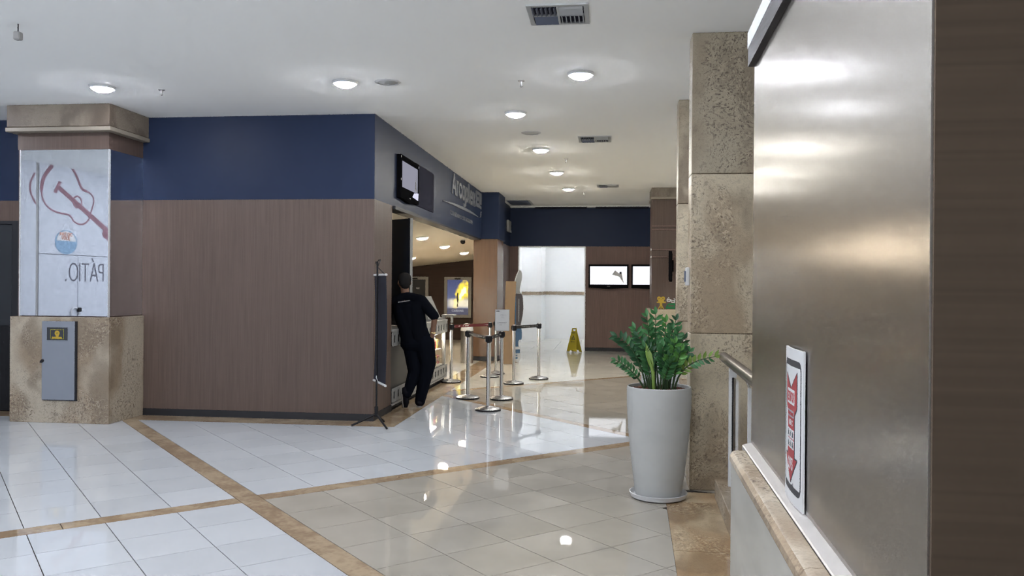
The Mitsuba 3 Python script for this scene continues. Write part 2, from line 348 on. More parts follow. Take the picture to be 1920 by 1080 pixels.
part(D1, 'frame', cat(bx(-7.60, -7.46, 9.77, 9.9, 0, 2.42), bx(-8.8, -7.46, 9.77, 9.9, 2.40, 2.44)), 'black_base')
part(D1, 'side_panel', bx(-10.5, -8.62, 9.80, 9.86, 0, 2.40), 'black_door')
part(D1, 'kick_plate', bx(-8.6, -7.625, 9.785, 9.80, 0.01, 1.1), 'black_plastic')
# fascia over the shop opening
WL = struct('wall_left'); put(WL, bx(-3.05, -2.85, 10.62, 18.1, 2.672, 2.70), 'black_base')
part(WL, 'bottom_bracket', bx(-2.855, -2.82, 10.66, 12.0, 2.655, 2.70), 'black_base')
part(WL, 'patch_panel', bx(-2.855, -2.842, 11.93, 13.12, 2.83, 3.45, 0.002), 'navy_patch')
# wall beyond the column
WR = struct('wall_recess'); put(WR, bx(-2.80, -2.62, 19.2, 21.5, 0, 2.70), 'laminate_back')
part(WR, 'navy_band', bx(-2.80, -2.615, 19.2, 21.5, 2.70, H), 'navy')
# back wall with the doorway
WB = struct('wall_back'); put(WB, bx(-0.645, 3.8, 21.5, 21.62, 0.09, 2.70), 'laminate_back')
part(WB, 'wood_panel', bx(-2.66, -2.40, 21.5, 21.62, 0, 2.70), 'laminate_back')
part(WB, 'navy_band', bx(-2.66, 3.8, 21.49, 21.62, 2.70, H - 0.02), 'navy')
T1 = struct('trim_1'); put(T1, cat(bx(-2.40, -2.375, 21.48, 21.64, 0, 2.70), bx(-0.67, -0.645, 21.48, 21.64, 0, 2.70), bx(-2.40, -0.645, 21.48, 21.64, 2.672, 2.70)), 'white_paint')
B2 = struct('baseboard_back'); put(B2, bx(-0.645, 3.8, 21.475, 21.51, 0, 0.09), 'black_base')
T2 = struct('trim_2'); put(T2, bx(-2.6, 3.8, 21.30, 21.49, H - 0.035, H), 'white_paint')
for x0, x1 in ((-1.95, -0.62), (-0.40, 0.95)): part(T2, 'slot', bx(x0, x1, 21.285, 21.47, H - 0.06, H - 0.03), 'vent_dark')
# white passage behind the doorway
WP = struct('wall_passage'); put(WP, bx(-2.06, 0.4, 26.3, 26.4, 0, H), 'white_paint')
part(WP, 'side', bx(-2.659, -2.645, 21.64, 24.7, 0, H), 'white_paint')
part(WP, 'column', bx(-2.659, -2.06, 24.7, 26.4, 0, H), 'white_paint')
part(WP, 'right_side', bx(0.3, 0.4, 21.64, 26.3, 0, H), 'white_paint')
part(WP, 'granite_strip', bx(-2.04, 0.3, 26.27, 26.3, 1.40, 1.50), 'granite')
part(WP, 'granite_strip', bx(-2.06, -2.045, 24.68, 26.3, 1.40, 1.50), 'granite')
part(WP, 'granite_strip', bx(-2.64, -2.06, 24.68, 24.70, 1.40, 1.50), 'granite')
# cinema shop interior
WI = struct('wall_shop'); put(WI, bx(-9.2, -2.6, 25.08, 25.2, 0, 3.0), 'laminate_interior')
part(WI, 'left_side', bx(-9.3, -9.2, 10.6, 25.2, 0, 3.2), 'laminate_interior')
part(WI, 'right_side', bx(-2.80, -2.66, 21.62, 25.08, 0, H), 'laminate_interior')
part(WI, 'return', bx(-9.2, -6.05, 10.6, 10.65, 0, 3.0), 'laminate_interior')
def shopz(x, y): return 2.61 + 0.115 * (x + 2.855) - 0.015 * (y - 25.08)
cs = [(x, y) for x, y in ((-9.2, 10.02), (-3.05, 10.02), (-3.05, 18.1), (-2.80, 19.2), (-2.80, 25.08), (-9.2, 25.08))]
v = [(x, y, shopz(x, y)) for x, y in cs] + [(x, y, shopz(x, y) + 0.05) for x, y in cs]
f = [(0, i + 1, i) for i in range(1, 5)] + [(6, 6 + i, 7 + i) for i in range(1, 5)] + [t for i in range(6) for t in ((i, (i + 1) % 6, 6 + (i + 1) % 6), (i, 6 + (i + 1) % 6, 6 + i))]
C2 = struct('ceiling_shop'); put(C2, trimesh.Trimesh(v, f, process=False), 'shop_ceiling')
# white hoarding on the left of the corridor (seen in the mirror)
SL = -0.122; L0 = math.hypot(1, SL)
HD = np.array([SL, 1, 0]) / L0; HN = np.array([1, -SL, 0]) / L0; HO = np.array([-9.904, 5.259, 0])
HF = frame(HO, HD, (0, 0, 1), HN)                     # local: x along the wall, y up, z out
def hpanel(a, b, z0, z1, d0=-0.12, d1=0.0): return moved(bx(a, b, z0, z1, d0, d1, 0.003), HF)
WH = struct('wall_hoarding'); put(WH, moved(bx(-9.5, 4.3, 0, H, -0.2, -0.03), HF), 'light_grey')
part(WH, 'panel', hpanel(-0.335, 4.3, 0, H), 'white_hoarding'); part(WH, 'panel', hpanel(-1.305, -0.395, 0, 2.155), 'white_hoarding'); part(WH, 'panel', hpanel(-9.5, -1.315, 0, 2.155), 'white_hoarding')
part(WH, 'panel', hpanel(-9.5, -0.395, 2.163, H), 'white_hoarding')
part(WH, 'joint_strip', hpanel(-0.392, -0.338, 0, H, -0.1, -0.008), 'light_grey')
gb = [(-0.669, 3.706), (-0.562, 3.597), (-0.465, 3.445), (-0.439, 3.257), (-0.468, 3.106), (-0.568, 2.991), (-0.708, 2.926), (-0.893, 2.895), (-1.081, 2.896), (-1.146, 2.837), (-1.211, 2.761), (-1.364, 2.727), (-1.497, 2.767), (-1.586, 2.856), (-1.63, 3.01), (-1.688, 3.132), (-1.696, 3.25), (-1.627, 3.326), (-1.514, 3.363), (-1.402, 3.383), (-1.349, 3.443), (-1.29, 3.566), (-1.203, 3.685), (-1.165, 3.72)]
def smooth_line(pts, it=2):
    for _ in range(it):
        q = [pts[0]]
        for a, b in zip(pts[:-1], pts[1:]): q += [(a[0]*.75+b[0]*.25, a[1]*.75+b[1]*.25), (a[0]*.25+b[0]*.75, a[1]*.25+b[1]*.75)]
        pts = q + [pts[-1]]
    return pts
gl = smooth_line(gb)
guitar = unary_union([LineString(gl).buffer(0.014), LineString(gl[:14]).buffer(0.035), LineString(gl[-22:]).buffer(0.024), Polygon([(-0.868, 3.385), (-2.111, 2.693), (-2.112, 2.573), (-0.819, 3.316)]), Polygon([(-0.714, 3.263), (-0.834, 3.476), (-0.9, 3.459), (-0.779, 3.245)]),
                      Point(-1.281, 3.14).buffer(0.118).difference(Point(-1.281, 3.14).buffer(0.09)), LineString([(-2.0, 2.60), (-3.6, 1.72)]).buffer(0.075), LineString(smooth_line([(-0.29, 3.53), (-0.208, 3.397), (-0.19, 3.259), (-0.229, 3.141), (-0.314, 3.028)])).buffer(0.016)])
part(WH, 'guitar_drawing', moved(ext(guitar, 0.004), HF), 'guitar_print', label='dusky red line drawing of a guitar')
disc = Point(-1.018, 2.387).buffer(0.235, 40)
part(WH, 'round_sticker', moved(ext(affinity.scale(disc, 1.12, 0.93), 0.004), HF), 'sticker_blue', label='round pale blue sticker')
part(WH, 'round_sticker_top', moved(ext(affinity.scale(disc, 1.0, 0.85).intersection(sbox(-2, 2.41, 0, 3)), 0.006), HF), 'white_plastic')
for txt, z, h, x in (('PAS OC', 2.50, 0.06, -0.86), ('VOCE', 2.43, 0.06, -0.90)):
    m = letters(txt, h, 0.05 * len(txt), 0.009, True); m.apply_scale((-1, 1, 1)); m.invert(); m.apply_translation((x, z, 0)); part(WH, 'sticker_lettering', moved(m, HF), 'orange_print')
z0_, z1_ = 1.685, 2.02
def stroke(*ls): return unary_union([LineString(l).buffer(0.013, cap_style='flat') for l in ls])
oval = affinity.scale(Point(-1.20, 1.8525).buffer(1, 32), 0.115, 0.168)
GLYPHS = [stroke([(-1.955, z0_), (-1.955, z1_)], smooth_line([(-1.955, z1_ - .013), (-1.85, z1_ - .013), (-1.835, z1_ - .09), (-1.85, z1_ - .165), (-1.955, z1_ - .165)])), stroke([(-1.81, z0_), (-1.715, z1_), (-1.62, z0_)], [(-1.775, z0_ + .11), (-1.655, z0_ + .11)], [(-1.70, z1_ + .03), (-1.66, z1_ + .10)]),
          stroke([(-1.585, z1_ - .013), (-1.40, z1_ - .013)], [(-1.49, z0_), (-1.49, z1_)]), stroke([(-1.352, z0_), (-1.352, z1_)]), oval.difference(affinity.scale(oval, (0.115 - .026) / 0.115, (0.168 - .026) / 0.168)), Point(-1.015, z0_ + .02).buffer(.018)]
for g_ in GLYPHS: part(WH, 'letter', moved(ext(g_, 0.004), HF), 'text_print')
tor = trimesh.creation.torus(0.10, 0.012, major_sections=28, minor_sections=8); tor.apply_translation((-1.22, 1.10, 0.02)); part(WH, 'door_handle', moved(tor, HF), 'dull_chrome')
part(WH, 'door_lock', moved(bx(-1.36, -1.28, 1.12, 1.20, 0, 0.05, 0.01), HF), 'black_plastic')

# ================================================================== PILLARS
def pillar_left():
    k = thing('mirrored_pillar', 'square pillar with granite base, tall mirror and granite capital at the left', 'pillar')
    x0, x1, y0, y1 = -7.08, -5.82, 9.07, 9.80
    part(k, 'core', bx(x0 + .14, x1 - .05, y0 + .05, y1 - .003, 0, H), 'laminate')
    part(k, 'base_slab', bx(x0, x1, y0, y0 + 0.03, 0, 1.25, 0.004), 'granite'); part(k, 'base_slab', bx(x1 - 0.03, x1, y0 + .031, y1 - .003, 0, 1.25, 0.004), 'granite'); part(k, 'base_slab', bx(x0, x0 + .03, y0 + .031, y1 - .003, 0, 1.25, 0.004), 'granite')
    part(k, 'base_top', bx(x0 + .03, x1 - .03, y0 + .03, y1 - .003, 1.22, 1.248), 'granite')
    part(k, 'side_mirror', bx(-5.87, -5.845, y0 + .051, y1 - .003, 1.262, 3.222), 'mirror_glass', label='mirror on the flank')
    part(k, 'wood_band', bx(-5.87, -5.845, y0 + .051, y1 - .003, 3.223, 3.42), 'laminate')
    part(k, 'wood_cladding', bx(-7.0, -6.975, y0 + .03, y1 - .003, 1.25, 3.42), 'laminate')
    part(k, 'wood_band', bx(-7.0, -5.845, y0 + .012, y0 + .05, 3.223, 3.42), 'laminate')
    part(k, 'mirror', bx(-6.967, -5.852, y0 + .02, y0 + .05, 1.262, 3.222), 'mirror_glass', label='tall mirror reflecting a white hoarding with a guitar drawing')
    part(k, 'mirror_edge', cat(bx(-5.852, -5.846, y0 + .014, y0 + .05, 1.25, 3.222), bx(-6.976, -6.967, y0 + .012, y0 + .05, 1.25, 3.222)), 'white_plastic')
    part(k, 'capital', bx(-7.06, -5.77, 8.97, y1 - .003, 3.475, H, 0.004), 'capital_stone'); part(k, 'capital_ledge', bx(-7.075, -5.755, 8.96, y1 - .003, 3.42, 3.47, 0.006), 'ledge_stone')
    return k
pillar_left()
def meter_box():
    k = thing('electrical_box', 'grey metal electrical cabinet door set on the granite base of the mirrored pillar', 'electrical box')
    part(k, 'box', bx(-6.645, -6.215, 9.05, 9.07, 0.265, 1.20), 'black_base')
    part(k, 'door', bx(-6.645, -6.232, 9.036, 9.05, 0.275, 1.20, 0.004), 'grey_enamel')
    part(k, 'warning_plate', bx(-6.576, -6.318, 9.031, 9.036, 0.978, 1.127), 'dark_print', label='black warning plate with a yellow symbol')
    sym = unary_union([Point(-6.445, 1.06).buffer(0.032), sbox(-6.462, 1.0, -6.428, 1.05), sbox(-6.51, 0.997, -6.385, 1.018)]).difference(Point(-6.447, 1.062).buffer(0.007))
    m = ext(sym, 0.003); part(k, 'warning_symbol', moved(m, YM((0, 9.031, 0))), 'yellow_sticker')
    ring = sbox(-6.532, 0.993, -6.36, 1.105).difference(sbox(-6.528, 0.997, -6.364, 1.101)); part(k, 'warning_border', moved(ext(ring, 0.002), YM((0, 9.031, 0))), 'yellow_plastic')
    part(k, 'lock', cat(rod((-6.63, 9.036, 0.735), (-6.63, 9.018, 0.735), 0.016), bx(-6.655, -6.632, 9.018, 9.024, 0.71, 0.733)), 'black_plastic')
meter_box()
def pillar_front():
    k = thing('granite_pillar', 'broad granite clad pillar of stacked slabs right behind the potted plant', 'pillar')
    part(k, 'core', bx(0.68, 1.9, 6.93, 7.14, 0, H), 'grout')
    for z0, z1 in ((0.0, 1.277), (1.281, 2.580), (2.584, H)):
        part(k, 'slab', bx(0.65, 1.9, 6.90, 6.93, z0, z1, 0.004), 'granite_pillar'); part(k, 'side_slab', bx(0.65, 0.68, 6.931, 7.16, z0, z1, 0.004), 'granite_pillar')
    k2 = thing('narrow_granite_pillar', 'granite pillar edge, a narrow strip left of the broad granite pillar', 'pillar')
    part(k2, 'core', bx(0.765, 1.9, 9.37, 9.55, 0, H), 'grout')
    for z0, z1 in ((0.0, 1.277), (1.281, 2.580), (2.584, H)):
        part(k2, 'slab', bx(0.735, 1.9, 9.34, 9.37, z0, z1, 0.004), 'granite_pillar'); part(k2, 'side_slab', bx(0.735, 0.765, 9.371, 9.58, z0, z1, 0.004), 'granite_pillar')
pillar_front()
def pillar_far():
    k = thing('brown_pillar', 'brown wood clad pillar with granite capital and base, far end on the right', 'pillar')
    part(k, 'body', bx(0.85, 2.1, 17.52, 18.4, 1.20, 3.5), 'laminate')
    for z in (2.93, 2.86, 2.44, 2.29): part(k, 'shelf_strip', bx(0.843, 2.1, 17.49, 17.52, z - .012, z + .012), 'laminate_back')
    for z in (2.44, 2.29): part(k, 'strip_end', bx(0.822, 0.842, 17.485, 17.53, z - .022, z + .022), 'white_plastic')
    part(k, 'base_slab', bx(0.80, 2.15, 17.47, 18.45, 0, 1.20, 0.006), 'granite_pillar'); part(k, 'capital', bx(0.835, 2.12, 17.48, 18.42, 3.5, H, 0.005), 'capital_stone'); part(k, 'capital_ledge', bx(0.82, 2.13, 17.46, 18.43, 3.49, 3.535, 0.006), 'ledge_stone')
pillar_far()
def column():
    k = thing('wood_column', 'square orange brown wood column under the navy band, right of the shop opening', 'column')
    part(k, 'shaft', bx(-3.033, -2.495, 18.2, 19.2, 0.09, 2.70, 0.004), 'laminate_column'); part(k, 'plinth', bx(-3.04, -2.488, 18.19, 19.2, 0, 0.09), 'black_base')
    part(k, 'navy_head', bx(-3.04, -2.465, 18.172, 19.22, 2.70, H, 0.004), 'navy', label='navy painted upper part')
column()

# ================================================================== KIOSK, PARAPET, RAIL
def parapet():
    k = thing('parapet', 'low parapet of pale polished stone with a granite coping in the right foreground', 'parapet')
    part(k, 'stone_face', moved(bx(0.39, 0.43, -1.0, 3.39, 0, 0.955), TR), 'marble'); part(k, 'core', moved(bx(0.43, 0.9, -1.0, 3.38, 0, 0.955), TR), 'grout')
    prof = Polygon([(0.388, 0.957), (0.384, 0.968), (0.386, 0.985), (0.396, 0.999), (0.408, 1.004), (0.4435, 1.004), (0.4435, 0.957)])
    for y in (-1.0, 0.6, 2.0):
        y1 = {-1.0: 0.598, 0.6: 1.998, 2.0: 3.40}[y]; m = ext(prof, y1 - y)
        part(k, 'coping', moved(moved(m, frame((0, y1, 0), (1, 0, 0), (0, 0, 1), (0, -1, 0))), TR), 'granite', smooth=25)
parapet()
def quad(a, b, c, d):
    return trimesh.Trimesh(np.array([a, b, c, d], float), [[0, 1, 2], [0, 2, 3]], process=False), np.array([[0, 0], [1, 0], [1, 1], [0, 1]], float)
def kiosk():
    k = thing('kiosk', 'tall box clad in brushed steel and brown wood grain in the right foreground', 'kiosk')
    x = 0.483
    part(k, 'core', moved(bx(x + 0.012, 2.2, 1.46, 3.49, 0.96, 2.62), TR), 'grout')
    pan = trimesh.creation.box((1, 1, 1))
    m = bx(x, x + 0.012, 1.452, 3.50, 1.03, 2.585).subdivide(); m = moved(m, TR)
    uvs = np.stack([m.vertices[:, 1] / 2.0, m.vertices[:, 2] / 2.0], 1)
    part(k, 'steel_panel', trimesh.Trimesh(m.vertices, m.faces, process=False), 'brushed_steel', uv=uvs, label='brushed steel cladding panel')
    pr = Polygon([(0.446, 0.99), (0.446, 1.006), (0.450, 1.009), (0.482, 1.019), (0.484, 1.032), (0.495, 1.032), (0.495, 0.99)]); m = ext(pr, 2.05)
    part(k, 'steel_skirting', moved(moved(m, frame((0, 3.50, 0), (1, 0, 0), (0, 0, 1), (0, -1, 0))), TR), 'skirt_steel')
    part(k, 'wood_panel', moved(bx(x + 0.004, 2.2, 1.445, 1.46, 0.96, 2.62), TR), 'laminate_kiosk', label='brown horizontal grain panel')
    part(k, 'dark_trim', moved(bx(x - 0.024, 2.2, 1.43, 3.515, 2.560, 2.635), TR), 'black_base'); part(k, 'white_top', moved(bx(x - 0.026, 2.2, 1.43, 3.52, 2.635, 2.70), TR), 'white_paint')
    part(k, 'base_core', moved(bx(0.905, 2.2, 1.46, 3.38, 0, 0.955), TR), 'marble')
kiosk()
def ext_sign():
    k = thing('extinguisher_sign', 'white fire extinguisher notice with a red arrow hung on the brushed steel panel', 'sign')
    w, h = 0.265, 0.455
    F = TR @ frame((0.483, 2.682, 1.018), (0, -1, 0), (0, 0, 1), (-1, 0, 0))   # x to the right as read, z out
    def bend(m):
        v = m.vertices.copy(); t = v[:, 0] / w; v[:, 2] += 0.010 + 0.007 * np.sin(np.pi * t) + 0.0 * t; return moved(trimesh.Trimesh(v, m.faces, process=False), F)
    def flat(poly, d0, d1):
        cut = []
        for i in range(10):
            g = poly.intersection(sbox(w * i / 10, -1, w * (i + 1) / 10, 2))
            if g.area > 1e-8:
                gs = [q for q in getattr(g, 'geoms', [g]) if q.geom_type == 'Polygon' and q.area > 1e-8]
                cut += [trimesh.creation.extrude_polygon(q, d1 - d0, engine='earcut') for q in gs]
        m = trimesh.util.concatenate(cut); m.apply_translation((0, 0, d0)); return bend(m)
    part(k, 'plate', flat(sbox(0, 0, w, h), -0.006, 0.0), 'white_plastic')
    rr = lambda a, r: sbox(a + r, a + r + 0.015, w - a - r, h - a - r - 0.015).buffer(r)
    part(k, 'border', flat(unary_union([rr(0.018, 0.03).difference(rr(0.024, 0.028)), rr(0.018, 0.03).intersection(sbox(0, h - 0.052, w, h)), rr(0.018, 0.03).intersection(sbox(0, 0, w, 0.052))]).difference(sbox(0.03, 0.052, w - 0.03, h - 0.052)), 0, 0.0008), 'dark_print')
    c = w / 2 - 0.004
    arrow = Polygon([(c - .075, .375), (c, .335), (c + .075, .385), (c + .075, .285), (c + .048, .262), (c + .048, .135), (c + .078, .135), (c, .062), (c - .078, .135), (c - .048, .135), (c - .048, .262), (c - .075, .285)])
    part(k, 'arrow_outline', flat(arrow.buffer(0.004), 0, 0.0008), 'dark_print'); part(k, 'arrow', flat(arrow, 0.0008, 0.0014), 'red_print')
    part(k, 'name_box', flat(sbox(c - .05, .29, c + .05, .335), 0.0014, 0.0018), 'white_plastic')
    def word(t, hh, ww, y, mat, d=0.0018, x=None):
        m = letters(t, hh, ww, 0.0005, True); m.apply_translation(((c - ww / 2) if x is None else x, y, d)); part(k, 'lettering', bend(m), mat)
    word('EXTINTOR', 0.028, 0.09, .298, 'red_print'); part(k, 'class_box', flat(sbox(c - .043, .252, c + .043, .272), 0.0014, 0.0018), 'pale_print'); word('DE INCENDIO', 0.010, 0.078, .257, 'red_print', 0.0018)
    word('A B C', 0.016, 0.06, .228, 'white_plastic', 0.0014)
    for i in range(3):
        for j in range(2):
            part(k, 'pictogram_box', flat(sbox(c - .046 + i * .032, .16 + j * .03, c - .018 + i * .032, .187 + j * .03), 0.0014, 0.0018), 'white_plastic'); part(k, 'pictogram', flat(Polygon([(c - .04 + i * .032, .165 + j * .03), (c - .025 + i * .032, .165 + j * .03), (c - .028 + i * .032, .178 + j * .03), (c - .036 + i * .032, .182 + j * .03)]), 0.0018, 0.0022), 'dark_print')
    word('193', 0.034, 0.066, .098, 'white_plastic', 0.0014)
    word('|', 0.012, 0.004, .046, 'dark_print', 0.0002, x=c + .03); part(k, 'maker_mark', flat(unary_union([Point(c + .02, .05).buffer(.006), sbox(c + .032, .046, c + .065, .051)]), 0, 0.0006), 'dark_print')
ext_sign()
def rail():
    k = thing('glass_railing', 'steel handrail with white post and glass on a granite curb before the kiosk', 'railing')
    hr = moved(rod((0.70, 6.62, 1.115), (0.70, 3.5, 1.115), 0.038, n=20), TR); part(k, 'handrail', hr, 'rail_steel', smooth=40)
    part(k, 'post', moved(cat(bx(0.722, 0.743, 6.44, 6.475, 0.15, 1.05), bx(0.7435, 0.778, 6.44, 6.475, 0.975, 1.045)), TR), 'white_plastic'); part(k, 'post_gasket', moved(bx(0.745, 0.757, 6.445, 6.47, 0.17, 0.972), TR), 'black_plastic')
    part(k, 'post', moved(bx(0.722, 0.743, 5.40, 5.42, 0.15, 1.02), TR), 'white_plastic')
    part(k, 'bracket', moved(cat(rod((0.73, 6.456, 1.05), (0.70, 6.456, 1.10), 0.008)), TR), 'rail_steel'); part(k, 'bracket', moved(cat(rod((0.732, 5.41, 1.02), (0.70, 5.41, 1.10), 0.008)), TR), 'rail_steel')
    part(k, 'glass_panel', moved(bx(0.757, 0.763, 5.43, 6.437, 0.22, 0.975), TR), 'clear_glass')
    part(k, 'curb', moved(bx(0.645, 1.2, 3.45, 6.70, 0, 0.15, 0.006), TR), 'granite')
    k = thing('glass_balustrade', 'white post and glass balustrade between the two granite pillars behind the plant', 'railing')
    for x, y in ((0.70, 9.25), (0.665, 7.2)): part(k, 'post', bx(x, x + 0.035, y, y + 0.035, 0.0, 1.12 if y > 8 else 1.05), 'white_plastic')
    part(k, 'glass_panel', bx(0.690, 0.696, 7.24, 9.25, 0.1, 0.95), 'clear_glass'); part(k, 'handrail', rod((0.72, 7.17, 1.12), (0.72, 9.33, 1.12), 0.03), 'rail_steel', smooth=40)
rail()
k = thing('wall_plate', 'thin pale plate fixed high on the left side of the broad granite pillar', 'plate'); part(k, 'plate', bx(0.622, 0.65, 7.0, 7.12, 1.67, 1.82, 0.004), 'white_plastic'); part(k, 'back_box', bx(0.612, 0.622, 7.02, 7.10, 1.70, 1.79), 'vent_blue')

# ================================================================== CEILING FITTINGS
def disc_mesh(r, z, n=36, up=False):
    a = np.arange(n) * 2 * math.pi / n; v = np.vstack([np.stack([r * np.cos(a), r * np.sin(a), np.full(n, z)], 1), [[0, 0, z]]]); i = np.arange(n)
    return trimesh.Trimesh(v, np.stack([(i + 1) % n, i, np.full(n, n)], 1), process=False)
def emit(mesh, mat, L, wt=0.15):
    return {**mikit.ply(mesh, mat), 'emitter': {'type': 'area', 'radiance': rgb(L), 'sampling_weight': float(wt)}}
ring = lathe([(0.116, -0.026), (0.122, -0.026), (0.128, -0.006), (0.134, 0.0), (0.116, 0.0), (0.116, -0.026)], 36)
dome_m = lathe([(0, -0.066), (0.040, -0.063), (0.074, -0.054), (0.100, -0.038), (0.114, -0.020)], 28)
if (dome_m.face_normals * (dome_m.triangles_center - [0, 0, 0.05])).sum(1).mean() < 0: dome_m.invert()
ring_ply = mikit.ply(ring, 'white_plastic', 40); glow = {}
def downlight(x, y, L, label, group, z=H, tilt=None):
    k = thing('ceiling_light', label, 'ceiling light', group)
    A = np.eye(4); A[:3, 3] = (x, y, z)
    if tilt is not None: A[:3, :3] = tilt
    put(k + '__trim_ring', ring_ply, None, tw=A)
    put(k + '__lamp', emit(dome_m, 'white_plastic', L, max(0.3, L[1] / 25.0) * (0.5 if z < H or y > 22 else 1.0)), None, tw=A)
lab = ['round downlight lit white, leftmost on the ceiling above the mirrored pillar', 'round downlight lit white above the front corner of the navy band', 'round downlight lit white below the big air vent', 'round downlight lit white, nearest of the receding row', 'second round downlight of the receding row from the front', 'third round downlight of the receding row from the front', 'smallest and farthest round downlight of the receding row']
for (x, y, L), t in zip(LAMPS_SEEN, lab): downlight(x, y, L, t, 'ceiling downlights in the corridor')
for x, y, L in LAMPS_BEHIND: downlight(x, y, L, 'round downlight of the corridor ceiling, outside the picture', 'ceiling downlights outside the picture')
n = np.array([0.115, -0.015, -1.0]); n /= np.linalg.norm(n); zc = -n; xc = np.cross((0, 1, 0), zc); xc /= np.linalg.norm(xc); yc = np.cross(zc, xc); SHOPROT = np.stack([xc, yc, zc], 1)
for (x, y), t in zip([(-3.78, 16.4), (-3.85, 19.0), (-3.85, 21.6), (-5.2, 21.3), (-5.3, 13.5), (-7.2, 18.5)], ['warm downlight in the shop ceiling nearest the navy door leaf', 'middle warm downlight in the shop ceiling', 'warm downlight in the shop ceiling beside the wood column', 'lowest warm downlight in the shop ceiling, close to the dark back wall'] + ['warm downlight in the shop ceiling hidden behind the brown wall'] * 2):
    downlight(x, y, WARM, t, 'warm downlights in the shop', shopz(x, y), SHOPROT)
for x, y in ((-0.9, 24.7), (-2.2, 23.6)): downlight(x, y, WHITE, 'downlight in the white passage, hidden above the doorway', 'downlights in the white passage')

def speaker(x, y, t):
    k = thing('ceiling_speaker', t, 'speaker', 'round ceiling speakers'); A = np.eye(4); A[:3, 3] = (x, y, H)
    put(k + '__rim', lathe([(0.105, -0.010), (0.125, -0.008), (0.135, 0), (0.105, 0), (0.105, -0.01)], 32), 'white_plastic', 40, tw=A)
    put(k + '__grille', lathe([(0, -0.012), (0.06, -0.010), (0.104, -0.004), (0.104, -0.001), (0, -0.001)], 32), 'vent_light', 40, tw=A)
speaker(-2.283, 8.283, 'round white ceiling speaker beside the downlight over the navy corner'); speaker(-1.084, 11.18, 'round ceiling speaker between two downlights of the receding row')
def sprinkler(x, y, t):
    k = thing('sprinkler', t, 'sprinkler', 'ceiling sprinklers')
    A = np.eye(4); A[:3, 3] = (x, y, H)
    put(k + '__escutcheon', lathe([(0, -0.008), (0.03, -0.006), (0.036, 0), (0, 0)], 16), 'dull_chrome', 40, tw=A); put(k + '__body', lathe([(0, -0.05), (0.010, -0.05), (0.012, -0.008), (0, -0.008)], 12), 'dull_chrome', 40, tw=A)
    put(k + '__deflector', lathe([(0, -0.062), (0.010, -0.064), (0.016, -0.056), (0.010, -0.053), (0, -0.05)], 12), 'dull_chrome', 40, tw=A)
sprinkler(-4.806, 8.40, 'small sprinkler head on the ceiling right of the leftmost downlight'); sprinkler(-0.914, 8.35, 'small sprinkler head on the ceiling between two large downlights'); sprinkler(-0.734, 13.5, 'small sprinkler head near the receding row of downlights'); sprinkler(-0.60, 18.3, 'tiny sprinkler head close to the far end of the ceiling')
k = thing('hanging_sensor', 'small grey sensor hanging from the ceiling at the top left', 'sensor')
part(k, 'stem', rod((-4.755, 6.162, H - .065), (-4.755, 6.162, H), 0.004), 'black_plastic'); part(k, 'body', bx(-4.783, -4.727, 6.135, 6.189, H - .13, H - .065, .008), 'grey_plastic')

def vent(x, y, w, t):
    k = thing('air_vent', t, 'air vent', 'ceiling air vents'); h = w / 2
    A = np.eye(4); A[:3, 3] = (x, y, H)
    o, i = h, h - 0.035
    fr = ext(sbox(-o, -o, o, o).difference(sbox(-i, -i, i, i)), 0.014); fr.apply_translation((0, 0, -0.014)); put(k + '__frame', fr, 'vent_light', tw=A)
    put(k + '__backing', bx(-i, i, -i, i, -0.003, -0.001), 'vent_dark', tw=A); put(k + '__divider', cat(bx(-0.008, 0.008, -i, i, -0.02, -0.003), bx(-i, -0.008, -0.004, 0.004, -0.02, -0.003), bx(0.008, i, -0.004, 0.004, -0.02, -0.003)), 'vent_light', tw=A)
    N = 6; s = 2 * i / N
    def slat(cx, cy, along, tilt, mat):
        L = i - 0.016; b = bx(-L / 2, L / 2, -0.001, 0.001, -0.024, 0.0); b.apply_transform(trimesh.transformations.rotation_matrix(tilt, (1, 0, 0)))
        if along == 'y': b.apply_transform(rotz(math.pi / 2))
        b.apply_translation((cx, cy, -0.006)); put(nk(k + '__slat'), b, mat, tw=A)
    for j in range(N):
        a = -i + s * (j + 0.5)
        slat(a * 0.5 - i / 2, -i / 2, 'y', 0.6, 'vent_blue'); slat(-i / 2, i / 2 + a * 0.5, 'x', 0.95, 'vent_blue')
        slat(i / 2, -i / 2 + a * 0.5, 'x', 0.95, 'vent_light'); slat(i / 2 + a * 0.5, i / 2, 'y', -0.5, 'vent_light')
vent(-0.41, 6.32, 0.46, 'large square air vent at the top of the picture, half dark and half pale louvres'); vent(-0.235, 11.7, 0.46, 'square ceiling air vent in the middle distance right of the downlight row'); vent(-0.07, 17.11, 0.44, 'square ceiling air vent farthest down the corridor')
k = thing('return_grille', 'dark rectangular return air grille in the ceiling beyond the navy column', 'grille')
part(k, 'backing', bx(-2.50, -2.0, 19.85, 20.9, H - .006, H - .001), 'vent_dark'); fr = ext(sbox(-2.53, 19.8, -1.95, 20.95).difference(sbox(-2.5, 19.85, -2.0, 20.9)), 0.012); fr.apply_translation((0, 0, H - .012)); part(k, 'frame', fr, 'vent_light')
for j in range(10): part(k, 'slat', bx(-2.5, -2.0, 19.90 + j * .1, 19.905 + j * .1, H - .03, H - .006), 'vent_blue')
k = thing('dome_camera', 'small dark dome camera under the shop ceiling beside the wood column', 'camera'); zc_ = shopz(-3.24, 19.0)
part(k, 'mount', rod((-3.24, 18.0, shopz(-3.24, 18) - 0.02), (-3.24, 18.0, shopz(-3.24, 18) + 0.01), 0.05), 'grey_plastic'); sp = trimesh.creation.uv_sphere(0.055); sp.apply_translation((-3.24, 18.0, shopz(-3.24, 18) - 0.045)); part(k, 'dome', sp, 'black_plastic', True)

